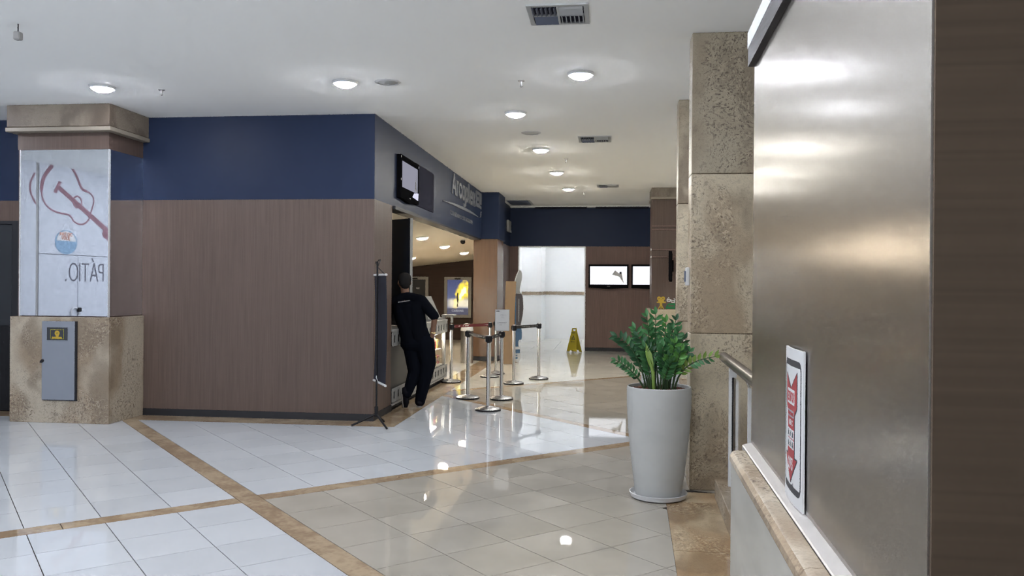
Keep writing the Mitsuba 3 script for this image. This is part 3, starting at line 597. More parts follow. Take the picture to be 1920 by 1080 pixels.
# ================================================================== SCREENS AND SIGNS
def tv(name, label, F, w, h, lum, group=None, graphic=True):
    """a flat television in the local frame F: x right, y up, z out; origin at its lower left corner"""
    k = thing(name, label, 'television', group)
    part(k, 'mount', moved(bx(w * .35, w * .65, h * .3, h * .7, -0.04 if name != 'fascia_television' else -0.0101, -0.01), F), 'screen_black')
    out = sbox(0.01, 0.01, w - 0.01, h - 0.01).buffer(0.01).union(Polygon([(w * .12, 0.0), (w * .5, -0.03), (w * .88, 0.0)]))
    m = ext(out, 0.05); m.apply_translation((0, 0, -0.01)); part(k, 'housing', moved(m, F), 'screen_black')
    b = ext(sbox(0.0, 0, w, h).difference(sbox(0.035, 0.085, w - 0.035, h - 0.045)), 0.006); b.apply_translation((0, 0, 0.04)); part(k, 'bezel', moved(b, F), 'screen_black')
    def lit(poly, z, L, nm):
        m = ext(poly, 0.0006); m.apply_translation((0, 0, z)); put(nk(k + '__' + nm), emit(moved(m, F), 'screen_black', L), None)
    def flat_(poly, z, mat, nm):
        m = ext(poly, 0.0006); m.apply_translation((0, 0, z)); part(k, nm, moved(m, F), mat)
    if name == 'fascia_television':
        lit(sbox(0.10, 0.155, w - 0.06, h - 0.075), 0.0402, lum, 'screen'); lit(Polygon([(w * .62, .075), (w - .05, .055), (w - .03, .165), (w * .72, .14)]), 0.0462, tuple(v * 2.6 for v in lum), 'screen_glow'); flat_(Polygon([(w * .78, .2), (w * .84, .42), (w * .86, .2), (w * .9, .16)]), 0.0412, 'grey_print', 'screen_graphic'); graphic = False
        for x_, y_ in ((.02, h - .03), (.02, .25), (w - .02, h - .04)): flat_(sbox(x_ - .012, y_ - .014, x_ + .012, y_ + .014), 0.0462, 'white_plastic', 'corner_clip')
    elif name == 'pillar_television': flat_(sbox(0.036, 0.086, w - 0.036, h - 0.046), 0.0402, 'black_plastic', 'screen')
    else: lit(sbox(0.036, 0.086, w - 0.036, h - 0.046), 0.0402, lum, 'screen')
    if graphic:
        x0, x1, y0, y1 = 0.04, w - 0.04, 0.09, h - 0.05; X = lambda t: x0 + (x1 - x0) * t; Y = lambda t: y0 + (y1 - y0) * t
        g = Polygon([(X(.60), Y(.55)), (X(.68), Y(.78)), (X(.78), Y(.62)), (X(.86), Y(.60)), (X(.92), Y(.05)), (X(.80), Y(.42)), (X(.68), Y(.5))])
        flat_(g, 0.0412, 'white_plastic', 'screen_graphic'); flat_(sbox(X(.80), Y(.58), X(.86), Y(.7)), 0.0424, 'dark_print', 'screen_graphic')
    part(k, 'brand_strip', moved(bx(w * .46, w * .54, 0.035, 0.045, 0.046, 0.047), F), 'light_grey')
    return k
SCR = (0.120, 0.124, 0.132)
tv('wall_television', 'black television with bright white picture beside the doorway on the brown back wall', YM((-0.564, 21.44, 1.634)), 1.013, 0.60, SCR, 'menu screens on the back wall')
tv('wall_television', 'black television with a bright white picture, half hidden behind the brown pillar', YM((0.527, 21.44, 1.636)), 1.013, 0.60, SCR, 'menu screens on the back wall', False)
tv('fascia_television', 'black framed television mounted on the navy band above the shop opening', XP((-2.845, 10.84, 2.83)), 1.06, 0.585, (0.030, 0.030, 0.037))
sx = tv('pillar_television', 'thin black television seen edge-on beside the brown pillar', frame((1.25, 17.35, 1.80), (-.0896, -.996, 0), (0, 0, 1), (-.996, .0896, 0)), 0.95, 0.57, (0.012, 0.012, 0.014), None, False)
part(sx, 'arm', cat(bx(1.30, 1.36, 16.8, 17.0, 1.95, 2.25), bx(1.34, 1.38, 16.85, 17.52, 2.05, 2.15)), 'black_plastic')

def cinema_sign():
    k = thing('cinema_sign', 'raised metal cinema lettering with a swoosh and emblem on the navy band', 'sign')
    x = -2.855; y = 14.62; sizes = []
    word = 'Arcoplex'; cap = 0.36; total = 2.62; meshes = []
    xs = 0.0
    for ch in word:
        m = letters(ch, cap, None, 0.022, True); wd = m.bounds[1][0]; meshes.append((m, xs, wd)); xs += wd + 0.025
    s = total / xs
    for m, o, wd in meshes:
        m = m.copy(); m.apply_translation((o, 0, 0)); m.apply_scale((s, 1, 1)); part(k, 'letter', moved(m, XP((x, y, 3.325))), 'sign_metal')
    sq = sbox(0, 0, 0.72, 0.34).difference(unary_union([sbox(0.10, 0.22, 0.42, 0.27), sbox(0.10, 0.09, 0.36, 0.14), sbox(0.36, 0.06, 0.42, 0.27), sbox(0.52, 0.08, 0.56, 0.34), sbox(0.52, 0.06, 0.72, 0.10)]))
    part(k, 'emblem', moved(ext(sq, 0.022), XP((x, 17.33, 3.34))), 'sign_metal')
    part(k, 'emblem_foot', moved(ext(sbox(0, 0, 0.16, 0.07), 0.02), XP((x, 15.83, 3.185))), 'sign_metal')
    top = [(13.82, 3.10), (14.75, 3.152), (15.64, 3.178), (16.72, 3.182), (17.80, 3.135)]; bot = [(17.80, 3.135), (16.72, 3.135), (15.64, 3.122), (14.75, 3.118), (13.82, 3.10)]
    part(k, 'swoosh', moved(ext(Polygon(smooth_line(top, 2) + smooth_line(bot, 2)[1:-1]).buffer(0), 0.02), XP((x, 0, 0))), 'sign_metal')
    part(k, 'swoosh_tip', moved(ext(Polygon([(17.80, 3.135), (18.0, 3.17), (18.08, 3.30), (18.02, 3.29), (17.97, 3.18)]), 0.02), XP((x, 0, 0))), 'sign_metal')
    spell(k, 'small_letter', 'CINEMAS STADIUM', 0.075, 2.4, 0.008, XP((x, 14.55, 2.93)), 'grey_print')
cinema_sign()
k = thing('wall_unit', 'small white box unit high on the navy wall beyond the column', 'wall unit'); part(k, 'case', bx(-2.615, -2.56, 20.7, 21.25, 3.04, 3.33, .01), 'light_grey'); part(k, 'lens', bx(-2.56, -2.545, 21.1, 21.2, 3.03, 3.08), 'white_plastic')

def poster(label, x0, x1, z0, z1, lit):
    k = thing('poster_frame', label, 'poster', 'poster frames on the shop back wall'); y = 25.08; w, h = x1 - x0, z1 - z0; F = YM((x0, y, z0))
    fr = ext(sbox(-.07, -.07, w + .07, h + .07).difference(sbox(0.02, .02, w - .02, h - .02)), 0.06); part(k, 'frame', moved(fr, F), 'grey_plastic'); part(k, 'header', moved(bx(w * .36, w * .62, h - .01, h + .03, .06, .066), F), 'black_plastic')
    if not lit: part(k, 'sheet', moved(bx(.02, w - .02, .02, h - .02, 0.01, 0.015), F), 'dark_print'); part(k, 'print', moved(ext(sbox(w * .55, h * .72, w * .7, h * .76), 0.003), moved_z(F, .015)), 'pale_print'); return
    def fn(p, n, uv):
        a = (p.x - x0) / w; b = (p.z - z0) / h
        nz = mikit.fbm(a * 5, b * 6, 2.0, 4); g1 = (a - 0.70) * 0.75 + (b - 0.60) * 0.66; g2 = (b - 0.60) * 0.75 - (a - 0.70) * 0.66; d = dr.sqrt(dr.square(g1 * 0.75) + dr.square(g2 * 1.35)) + 0.55 * (nz - 0.5)
        col = mikit.mix((0.055, 0.065, 0.115), (0.02, 0.025, 0.06), b)
        col = mikit.mix(col, (0.42, 0.31, 0.03), mikit.smoothstep(0.42, 0.20, d)); col = mikit.mix(col, (0.60, 0.55, 0.28), mikit.smoothstep(0.18, 0.05, d))
        snow = mikit.smoothstep(0.17, 0.05, dr.abs(b - 0.30 - 0.05 * nz)) * (0.5 + 0.5 * nz); col = mikit.mix(col, (0.42, 0.37, 0.26), snow * mikit.smoothstep(-0.1, 0.3, a) * 0.9)
        col = mikit.mix(col, (0.03, 0.03, 0.045), mikit.smoothstep(0.22, 0.17, b))
        trunk = dr.select((dr.abs(a - 0.48 - 0.03 * mikit.noise(b * 14, 3.0)) < 0.015 + 0.035 * mikit.noise(b * 9, 1.0)) & (b > 0.24) & (b < 0.62), 1.0, 0.0); crown = dr.select(dr.square((a - 0.48) / 0.13) + dr.square((b - 0.58) / 0.055) < 0.6 + nz, 1.0, 0.0)
        return mikit.mix(col, (0.02, 0.016, 0.01), dr.maximum(trunk, crown * 0.0)) * 0.30
    part(k, 'back_plate', moved(bx(.02, w - .02, .02, h - .02, 0.01, 0.018), F), 'black_plastic')
    m, quv = quad((.02, .02, .02), (w - .02, .02, .02), (w - .02, h - .02, .02), (.02, h - .02, .02))
    d = mikit.ply(moved(m, F), 'black_plastic', uv=quv); d['emitter'] = {'type': 'area', 'radiance': mikit.proc(fn), 'sampling_weight': 0.1}; put(k + '__backlit_sheet', d, None, label='backlit dark blue and golden film poster')
    t = letters('CABANA', 0.07, w * .52, 0.004); t.apply_translation((w * .24, h * .10, 0.02)); put(k + '__title', emit(moved(t, F), 'black_plastic', (0.05, 0.05, 0.053), 0.02), None)
def moved_z(F, d): G_ = F.copy(); G_[:3, 3] += F[:3, 2] * d; return G_
poster('backlit film poster in blue and gold in a grey frame on the dark shop wall', -5.0, -4.30, 0.75, 1.86, True); poster('dark poster frame partly hidden behind the man at the counter', -6.35, -5.64, 0.75, 1.86, False)

# stickers on the brown pillar
F = YM((0, 17.52, 0))
cam = unary_union([Point(1.005, 1.425).buffer(.042), Point(1.085, 1.425).buffer(.042), sbox(.985, 1.33, 1.105, 1.40), sbox(1.02, 1.27, 1.07, 1.33), LineString([(1.04, 1.29), (.995, 1.212)]).buffer(.010), LineString([(1.045, 1.29), (1.045, 1.21)]).buffer(.009), LineString([(1.055, 1.29), (1.095, 1.212)]).buffer(.010), Point(.968, 1.345).buffer(.014), Point(1.125, 1.345).buffer(.020)]).difference(unary_union([Point(1.003, 1.425).buffer(.010), Point(1.085, 1.425).buffer(.010)]))
k = thing('camera_sticker', 'yellow film camera cut-out on the brown pillar', 'sticker'); part(k, 'print', moved(ext(cam, .006), F), 'yellow_sticker')
gl_ = unary_union([LineString([(1.17, 1.40), (1.20, 1.445), (1.215, 1.43)]).buffer(.008), Polygon([(1.165, 1.405), (1.175, 1.37), (1.225, 1.362), (1.25, 1.40)]).boundary.buffer(.009), Polygon([(1.25, 1.385), (1.265, 1.345), (1.32, 1.34), (1.32, 1.38)]).boundary.buffer(.009), LineString([(1.32, 1.36), (1.33, 1.41), (1.31, 1.425)]).buffer(.008)])
k = thing('glasses_sticker', 'white outline of film glasses on the brown pillar', 'sticker'); part(k, 'print', moved(ext(gl_, .006), F), 'white_plastic')
gs = Polygon([(1.14, 1.21), (1.33, 1.21), (1.34, 1.33), (1.20, 1.325), (1.15, 1.27)]).difference(sbox(1.19, 1.262, 1.31, 1.285))
k = thing('green_sticker', 'green cut-out below the white glasses on the brown pillar', 'sticker'); part(k, 'print', moved(ext(gs, .004), F), 'green_vinyl')

# ================================================================== STANCHIONS
base_m = lathe([(0, 0), (0.165, 0), (0.168, 0.006), (0.168, 0.016), (0.15, 0.028), (0.09, 0.042), (0.04, 0.05), (0.034, 0.055), (0, 0.055)], 40); rubber_m = lathe([(0, 0), (0.171, 0), (0.172, 0.006), (0.172, 0.019), (0.16, 0.021), (0, 0.021)], 40); base_m.apply_translation((0, 0, 0.008))
pole_m = lathe([(0, 0.055), (0.026, 0.055), (0.026, 0.905), (0, 0.905)], 24); cas_m = cat(lathe([(0, 0.9), (0.031, 0.9), (0.033, 0.905), (0.033, 0.985), (0.031, 0.99), (0, 0.99)], 24), bx(-0.018, 0.018, 0.03, 0.045, 0.915, 0.985), bx(0.03, 0.045, -0.018, 0.018, 0.915, 0.985), bx(-0.018, 0.018, -0.045, -0.03, 0.915, 0.985), bx(-0.045, -0.03, -0.018, 0.018, 0.915, 0.985)); cap_m = lathe([(0, 0.99), (0.030, 0.99), (0.030, 0.998), (0.02, 1.003), (0, 1.003)], 24)
SP = {n: mikit.ply(m, mt, 35) for n, m, mt in (('base', base_m, 'base_steel'), ('rubber_ring', rubber_m, 'black_plastic'), ('pole', pole_m, 'chrome'), ('cassette', cas_m, 'black_plastic'), ('cap', cap_m, 'dull_chrome'))}
ST = {}
for nme, x, y, t in [('s1', -1.606, 10.908, 'chrome queue post nearest the camera, at the bend of the black belts'), ('s2', -2.071, 12.016, 'chrome queue post behind and left of the nearest post'), ('s3', -1.57, 11.991, 'chrome queue post that carries the white notice sheet'), ('s4', -1.619, 13.946, 'chrome queue post behind the notice sheet, left end of the right black belt'), ('s5', -1.261, 14.734, 'rightmost chrome queue post, standing clear against the white passage'), ('s6', -2.70, 13.974, 'leftmost chrome queue post beside the snack counter'), ('s7', -2.17, 14.907, 'chrome queue post behind the nearest posts at the right end of the red belt'), ('s8', -2.14, 15.461, 'farthest chrome queue post, mostly hidden behind the others')]:
    k = thing('queue_post', t, 'queue post', 'chrome belt posts of the queue'); ST[nme] = (k, np.array([x, y]))
    A = np.eye(4); A[:3, 3] = (x, y, 0); A = A @ rotz(math.radians({'s1': 30, 's6': 20}.get(nme, 0)))
    for n_, d in SP.items(): put(f'{k}__{n_}', d, None, tw=A)
def belt(a, b, mat, n):
    k, p = ST[a]; _, q = ST[b]; d = (q - p) / np.linalg.norm(q - p); p = p + d * .046; q = q - d * .046; L = np.linalg.norm(q - p)
    m = bx(0, L, -0.0012, 0.0012, 0.932, 0.982); m = moved(m, frame((*p, 0), (*d, 0), (-d[1], d[0], 0), (0, 0, 1))); part(k, 'belt', m, mat, label=n)
belt('s2', 's1', 'belt_black', 'black belt with pale print'); belt('s1', 's3', 'belt_black', 'black belt with pale print'); belt('s4', 's5', 'belt_black', 'black belt with pale print'); belt('s6', 's7', 'belt_red', 'dark red belt with white print')
k = thing('notice_sheet', 'white notice sheet in a holder on top of a queue post', 'notice'); F = frame((-1.667, 11.95, 1.0), (0.985, 0.17, 0), (0, 0, 1), (0.17, -0.985, 0))
part(k, 'holder', moved(bx(0, .212, 0.0, .315, -.006, 0.0, .002), F), 'light_grey'); part(k, 'paper', moved(bx(.006, .206, .006, .309, 0, .001), F), 'white_plastic'); part(k, 'logo', moved(bx(.02, .065, .283, .297, .001, .0015), F), 'dark_print')
for y_, a_, b_ in ((.235, .075, .15), (.2, .09, .13), (.125, .05, .17), (.115, .03, .165), (.085, .06, .1)): part(k, 'print_line', moved(bx(a_, b_, y_, y_ + .004, .001, .0015), F), 'grey_print')
part(k, 'clamp', moved(bx(.08, .13, -.012, 0.012, -.03, -.006), F), 'black_plastic')

# ================================================================== SNACK COUNTER
def counter():
    k = thing('snack_counter', 'snack counter with slotted grey trim and a lit glass showcase in the shop opening', 'counter'); X = -2.87; y0, y1 = 10.66, 14.35
    part(k, 'kick', bx(-3.5, X - .03, y0, y1, 0, .10), 'black_base')
    part(k, 'plinth_rail', bx(X - .03, X + .02, y0, y1, 0.06, .09), 'light_grey')
    part(k, 'front_panel', bx(X - .05, X - .01, y0, 12.35, .27, .86), 'dark_panel'); part(k, 'body', bx(-3.5, X - .05, y0, 12.35, .10, 1.02), 'dark_panel')
    part(k, 'floor_shelf', bx(-3.5, X - .02, 12.35, y1, .10, .29), 'light_grey')
    part(k, 'back_panel', bx(-3.5, -3.46, 12.35, y1, .29, 1.02), 'light_grey')
    for y in (12.37, 14.28): part(k, 'corner_post', bx(X - .06, X, y - .02, y + .06, .29, .84, .004), 'light_grey')
    part(k, 'rear_post', bx(-3.5, -3.44, y1 - .07, y1, .29, .84), 'dark_panel')
    def band(z0, z1, nm):
        pg = sbox(y0 + .03, z0 + .03, y1 - .03, z1 - .03).buffer(.03)
        n_ = 17; sl = [sbox(a, z0 + (z1 - z0) * .24, a + .085, z0 + (z1 - z0) * .76) for a in np.linspace(y0 + .07, y1 - .125, n_)]
        part(k, nm, moved(ext(pg.difference(unary_union(sl)), .012), XP((X + .012, 0, 0))), 'light_grey', label='pale grey trim band with a row of upright slots'); part(k, nm + '_backing', bx(X - .03, X + .0115, y0 + .02, y1 - .02, z0 + .012, z1 - .012), 'screen_black')
    band(.845, 1.035, 'upper_slotted_band'); band(.10, .285, 'lower_slotted_band')
    part(k, 'top', bx(-3.52, X + .03, y0, y1, 1.035, 1.07, .006), 'grey_plastic')
    part(k, 'glass_front', bx(X - .02, X - .014, 12.45, 14.26, .29, .845), 'clear_glass')
    m = ext(sbox(0.05, 0, 1.4, .5).buffer(.05), .02); put(k + '__showcase_light', emit(bx(-3.40, -3.0, 12.7, 14.2, .80, .82), 'white_plastic', (11.0, 10.7, 9.2)), None); labels[k + '__showcase_light'] = {'label': 'lit strip under the showcase top'}
    part(k, 'glass_shelf', bx(-3.42, X - .05, 12.45, 14.26, .555, .565), 'light_grey')
    return k
counter()
kinds = [('candy_jar', 'jar', 'candy_green'), ('candy_box', 'box', 'candy_pink'), ('candy_box', 'box', 'candy_yellow'), ('candy_jar', 'jar', 'candy_red')]
jar_m = lathe([(0, 0), (.06, 0), (.068, .02), (.068, .12), (.045, .155), (.04, .17), (0, .17)], 20)
i = 0
for z in (0.292, 0.567):
    for y in np.arange(12.75, 14.25, 0.21):
        nm, ct, mt = kinds[(i * 7 + (z > .5)) % 4]; seat = ['first', 'second', 'third', 'fourth', 'fifth', 'sixth', 'seventh', 'eighth'][int(round((y - 12.75) / .21))]; desc = {'candy_green': 'green', 'candy_pink': 'pink', 'candy_yellow': 'yellow', 'candy_red': 'red'}[mt]
        k = thing(nm, f'{desc} sweet {ct}, {seat} from the left on the {"upper" if z > .5 else "lower"} showcase shelf', ct, 'sweets in the lit showcase')
        if ct == 'jar': part(k, 'jar', moved(jar_m, trimesh.transformations.translation_matrix((-3.04, y, z))), mt, 35); part(k, 'lid', moved(lathe([(0, .17), (.05, .17), (.05, .195), (0, .195)], 20), trimesh.transformations.translation_matrix((-3.04, y, z))), 'white_plastic', 35)
        else: part(k, 'box', bx(-3.10, -2.98, y - .08, y + .08, z, z + .15, .004), mt); part(k, 'label_band', bx(-2.98, -2.978, y - .06, y + .06, z + .05, z + .11), 'white_plastic')
        i += 1
k = thing('sloped_display', 'sloping pale grey display board standing on the right end of the snack counter', 'display board')
pl = Polygon([(0, 0), (.30, 0), (.0, .30)])
pr = [(-.20, 0), (0.02, 0), (0.035, .03), (-.10, .32), (-.135, .31)]
F = frame((-2.95, 14.25, 1.07), (1, 0, 0), (0, 0, 1), (0, -1, 0)); part(k, 'board', moved(ext(Polygon([(-.04, .03), (.0, .03), (-.17, .40), (-.21, .40)]), 0.95), F), 'light_grey'); part(k, 'foot', moved(bx(-.20, .04, 0.0, .03, 0, 0.95), F), 'light_grey')
for j in range(8): part(k, 'slot', moved(moved(bx(-0.004, .004, .05, .10, .08 + j * .1, .11 + j * .1), trimesh.transformations.rotation_matrix(math.radians(24.7), (0, 0, 1), (0, .03, 0))), F), 'dark_panel')
k = thing('ledge_shelf', 'short pale ledge at the end of the snack counter beside the display board', 'shelf'); part(k, 'board', bx(-2.96, -2.74, 14.36, 14.62, 1.12, 1.145, .004), 'light_grey'); part(k, 'bracket', bx(-2.80, -2.77, 14.40, 14.50, 1.0, 1.12, .004), 'light_grey'); part(k, 'arm', bx(-2.95, -2.90, 14.352, 14.45, 1.0, 1.12), 'light_grey')
k = thing('snack_pack', 'pink and white snack pack on the counter seen under the arm of the man', 'snack pack'); part(k, 'pack', bx(-2.99, -2.86, 11.9, 12.1, 1.07, 1.30, .01), 'white_plastic'); part(k, 'pack_print', bx(-2.86, -2.857, 11.93, 12.07, 1.10, 1.22), 'candy_pink'); part(k, 'pack_print', bx(-2.97, -2.88, 11.897, 11.9, 1.10, 1.22), 'candy_pink')
k = thing('door_leaf', 'tall narrow navy door leaf standing open behind the man at the counter', 'door'); a_, b_ = np.array([-3.20, 11.74]), np.array([-2.80, 11.407]); d = (b_ - a_); L = np.linalg.norm(d); d /= L
F = frame((*a_, 0), (*d, 0), (0, 0, 1), (d[1], -d[0], 0)); part(k, 'leaf', moved(bx(0, L - .012, 1.08, 2.60, -.04, 0, .003), F), 'navy_leaf'); part(k, 'metal_edge', moved(bx(L - .012, L, 1.08, 2.60, -.04, 0.002), F), 'grey_plastic')
k = thing('steel_bin', 'polished steel waste bin with a white swing lid by the wood column', 'bin'); A = trimesh.transformations.translation_matrix((-3.06, 17.6, 0)); part(k, 'body', moved(lathe([(0, 0), (.135, 0), (.135, .70), (0, .70)], 28), A), 'chrome', 35)
part(k, 'lid', moved(lathe([(.137, .69), (.137, .72), (.12, .79), (.07, .835), (0, .85)], 28), A), 'white_plastic', 35)

# ================================================================== BANNER STAND, STANDEE, BOARD, WET FLOOR SIGN
def banner():
    k = thing('banner_stand', 'thin black tripod stand with dark banner seen edge-on at the brown wall corner', 'banner stand')
    bx_, by_ = -2.735, 9.53; pt = np.array([bx_, by_, 0])
    part(k, 'pole', rod(pt + (0, 0, .12), pt + (0, 0, 1.93), .011), 'black_plastic', 40); part(k, 'hub', rod(pt + (0, 0, .10), pt + (0, 0, .22), .022), 'black_plastic', 40)
    for q in ((-2.99, 9.38), (-2.53, 9.25), (-2.70, 9.74)): part(k, 'leg', rod(pt + (0, 0, .13), (q[0], q[1], .013), .012), 'black_plastic', 40)
    d = np.array([0.02, -1.0, 0]); d = np.array([-0.115, -0.99, 0]); d /= np.linalg.norm(d)
    # the banner hangs along the line of sight, its nearer edge to the right of the pole
    c = pt + np.array([0.012, 0, 0]); d = np.array([0.48, -0.876, 0]); d /= np.linalg.norm(d); nrm = np.array([-d[1], d[0], 0])
    if nrm[0] < 0: nrm = -nrm
    hw = 0.30
    for z in (1.775, 0.50): part(k, 'banner_rod', rod(c - d * hw + (0, 0, z) + nrm * .02, c + d * (hw + .02) + (0, 0, z) + nrm * .02, .014), 'white_plastic', 40)
    pts = []; N = 14
    V, Fc = [], []
    for i in range(N + 1):
        t = i / N; z = .50 + (1.775 - .50) * t; bow = .016 * math.sin(math.pi * t)
        for s in (-1, 1):
            for o in (0, .003):
                p_ = c + d * hw * s + nrm * (.02 + o + bow); V.append((p_[0], p_[1], z))
    for i in range(N):
        a = i * 4; b = a + 4
        Fc += [(a, a + 2, b + 2), (a, b + 2, b), (a + 1, b + 3, a + 3), (a + 1, b + 1, b + 3), (a, b, b + 1), (a, b + 1, a + 1), (a + 2, a + 3, b + 3), (a + 2, b + 3, b + 2)]
    part(k, 'banner', trimesh.Trimesh(V, Fc, process=False), 'banner_cloth')
    hk = [pt + (0, 0, 1.92), pt + (.02, -.02, 1.95), pt + (.05, -.05, 1.95), pt + (.062, -.2, 1.86), c + d * hw + (0, 0, 1.785)]
    part(k, 'hook', tube(hk, .005), 'black_plastic'); part(k, 'hook', tube([pt + (0, 0, 1.92), pt + (-.03, .03, 1.93), pt + (-.035, .06, 1.90)], .005), 'black_plastic')
    part(k, 'lower_hook', tube([pt + (0, 0, .62), pt + (.0, -.01, .56), c + (0, 0, .5) + nrm * .01], .006), 'white_plastic')
banner()
def standee():
    k = thing('cardboard_standee', 'die-cut cardboard standee in grey and blue on a white foot, behind the queue posts', 'standee')
    out = [(240, 130), (262, 140), (270, 200), (258, 280), (245, 350), (272, 385), (280, 440), (283, 560), (268, 650), (258, 700), (272, 760), (272, 855), (240, 850), (240, 920), (262, 925), (258, 1070), (205, 1075), (200, 720), (165, 700), (158, 560), (165, 450), (180, 400), (195, 300), (210, 210)]
    s = 17.86 / 1554.4 / 5.4; pts = [((x - 225) * s * 1.7, (1078 - y) * s) for x, y in out]; body = Polygon(smooth_line(pts + [pts[0]], 1)).buffer(0)
    a = math.radians(-54); F = frame((-1.95, 17.88, 0), (math.cos(a), math.sin(a), 0), (0, 0, 1), (math.sin(a), -math.cos(a), 0))
    F = frame((-2.02, 17.88, 0), (0.59, 0.81, 0), (0, 0, 1), (0.81, -0.59, 0))
    part(k, 'board', moved(ext(body, .012), F), 'white_plastic')
    def area(y0, y1, mat, nm, inset=.012):
        g = body.buffer(-inset).intersection(sbox(-2, (1078 - y1) * s, 2, (1078 - y0) * s)); m = ext(g, .003); m.apply_translation((0, 0, .012)); part(k, nm, moved(m, F), mat)
    area(130, 372, 'standee_grey', 'grey_print'); area(374, 700, 'standee_dark', 'dark_print'); area(702, 915, 'standee_blue', 'blue_print')
    for x0, x1, y0, y1, mt in ((.2, .3, 400, 690, 'standee_blue'), (.55, .64, 430, 660, 'standee_grey')):
        g = body.buffer(-.014).intersection(sbox(-.13 + x0 * .3, (1078 - y1) * s, -.13 + x1 * .3, (1078 - y0) * s))
        if g.area > 1e-6: m = ext(g, .002); m.apply_translation((0, 0, .015)); part(k, 'print_patch', moved(m, F), mt)
    for y, h_, w_ in ((985, 40, .14), (1010, 12, .06), (1040, 18, .07)): m = bx(-.04, -.04 + w_, (1078 - y) * s, (1078 - y + h_) * s, .012, .014); part(k, 'caption_bar', moved(m, F), 'standee_blue')
    part(k, 'strut', moved(bx(-.02, .02, 0, .8, -.2, -.0), F), 'cardboard')
standee()
k = thing('cardboard_sheet', 'tall tan cardboard sheet leaning by the wood column behind the notice sheet', 'panel'); m = bx(-.11, .11, -.012, .012, 0, 1.76, .002); m.apply_transform(trimesh.transformations.rotation_matrix(math.radians(-3), (1, 0, 0)))
m.apply_transform(trimesh.transformations.rotation_matrix(math.radians(1.5), (0, 1, 0))); m.apply_translation((-2.155, 17.45, .004)); part(k, 'sheet', m, 'cardboard'); m = moved(bx(-.02, .02, -.2, 0, 0, .05), trimesh.transformations.translation_matrix((-2.155, 17.7, 0))); part(k, 'foot', m, 'cardboard')
def wet():
    k = thing('wet_floor_sign', 'yellow A-frame wet floor sign standing at the white doorway', 'sign')
    yaw = math.radians(-28); R0 = trimesh.transformations.translation_matrix((-0.90, 21.0, 0)) @ rotz(yaw)
    tri = Polygon([(-.15, 0), (-.07, 0), (-.06, .045), (.06, .045), (.07, 0), (.15, 0), (.065, .59), (.05, .605), (-.05, .605), (-.065, .59)]); hole = sbox(-.035, .545, .035, .578).buffer(.006)
    plate = ext(tri.difference(hole), .008); lean = math.radians(12)
    for s, nm in ((1, 'front_board'), (-1, 'rear_board')):
        m = moved(plate, frame((0, 0, 0), (1, 0, 0), (0, 0, 1), (0, -1, 0))); m.apply_translation((0, 0, -.605)); m.apply_transform(trimesh.transformations.rotation_matrix(-lean * s, (1, 0, 0))); m.apply_translation((0, 0, .600)); part(k, nm, moved(m, R0), 'yellow_plastic')
    def onf(m):
        m = moved(m, frame((0, -.0085, 0), (1, 0, 0), (0, 0, 1), (0, -1, 0))); m.apply_translation((0, 0, -.605)); m.apply_transform(trimesh.transformations.rotation_matrix(-lean, (1, 0, 0))); m.apply_translation((0, 0, .600)); return moved(m, R0)
    for t, h_, w_, y in (('CUIDADO', .028, .10, .48), ('PISO MOLHADO', .022, .12, .255)): m = letters(t, h_, w_, .001, True); m.apply_translation((-w_ / 2, y, 0)); part(k, 'lettering', onf(m), 'dark_print')
    tr = Polygon([(-.06, .32), (.06, .32), (0, .43)]); part(k, 'warning_triangle', onf(ext(tr.difference(tr.buffer(-.012)).union(LineString([(-.02, .335), (0, .36), (.005, .385)]).buffer(.006)), .001)), 'dark_print')
    for s in (-1, 1): part(k, 'foot', moved(bx(s * .11 - .03, s * .11 + .03, -.15, -.115, 0, .03, .005), R0), 'white_plastic')
    part(k, 'hinge', moved(bx(-.06, .06, -.02, .02, .595, .612, .004), R0), 'yellow_plastic')
wet()
k = thing('paper_scrap', 'tiny white scrap of paper lying on the beige floor tiles', 'paper'); part(k, 'paper', moved(bx(-.035, .035, -.02, .02, 0.0005, .006, .002), trimesh.transformations.translation_matrix((-0.491, 13.19, 0)) @ rotz(.4)), 'white_plastic')

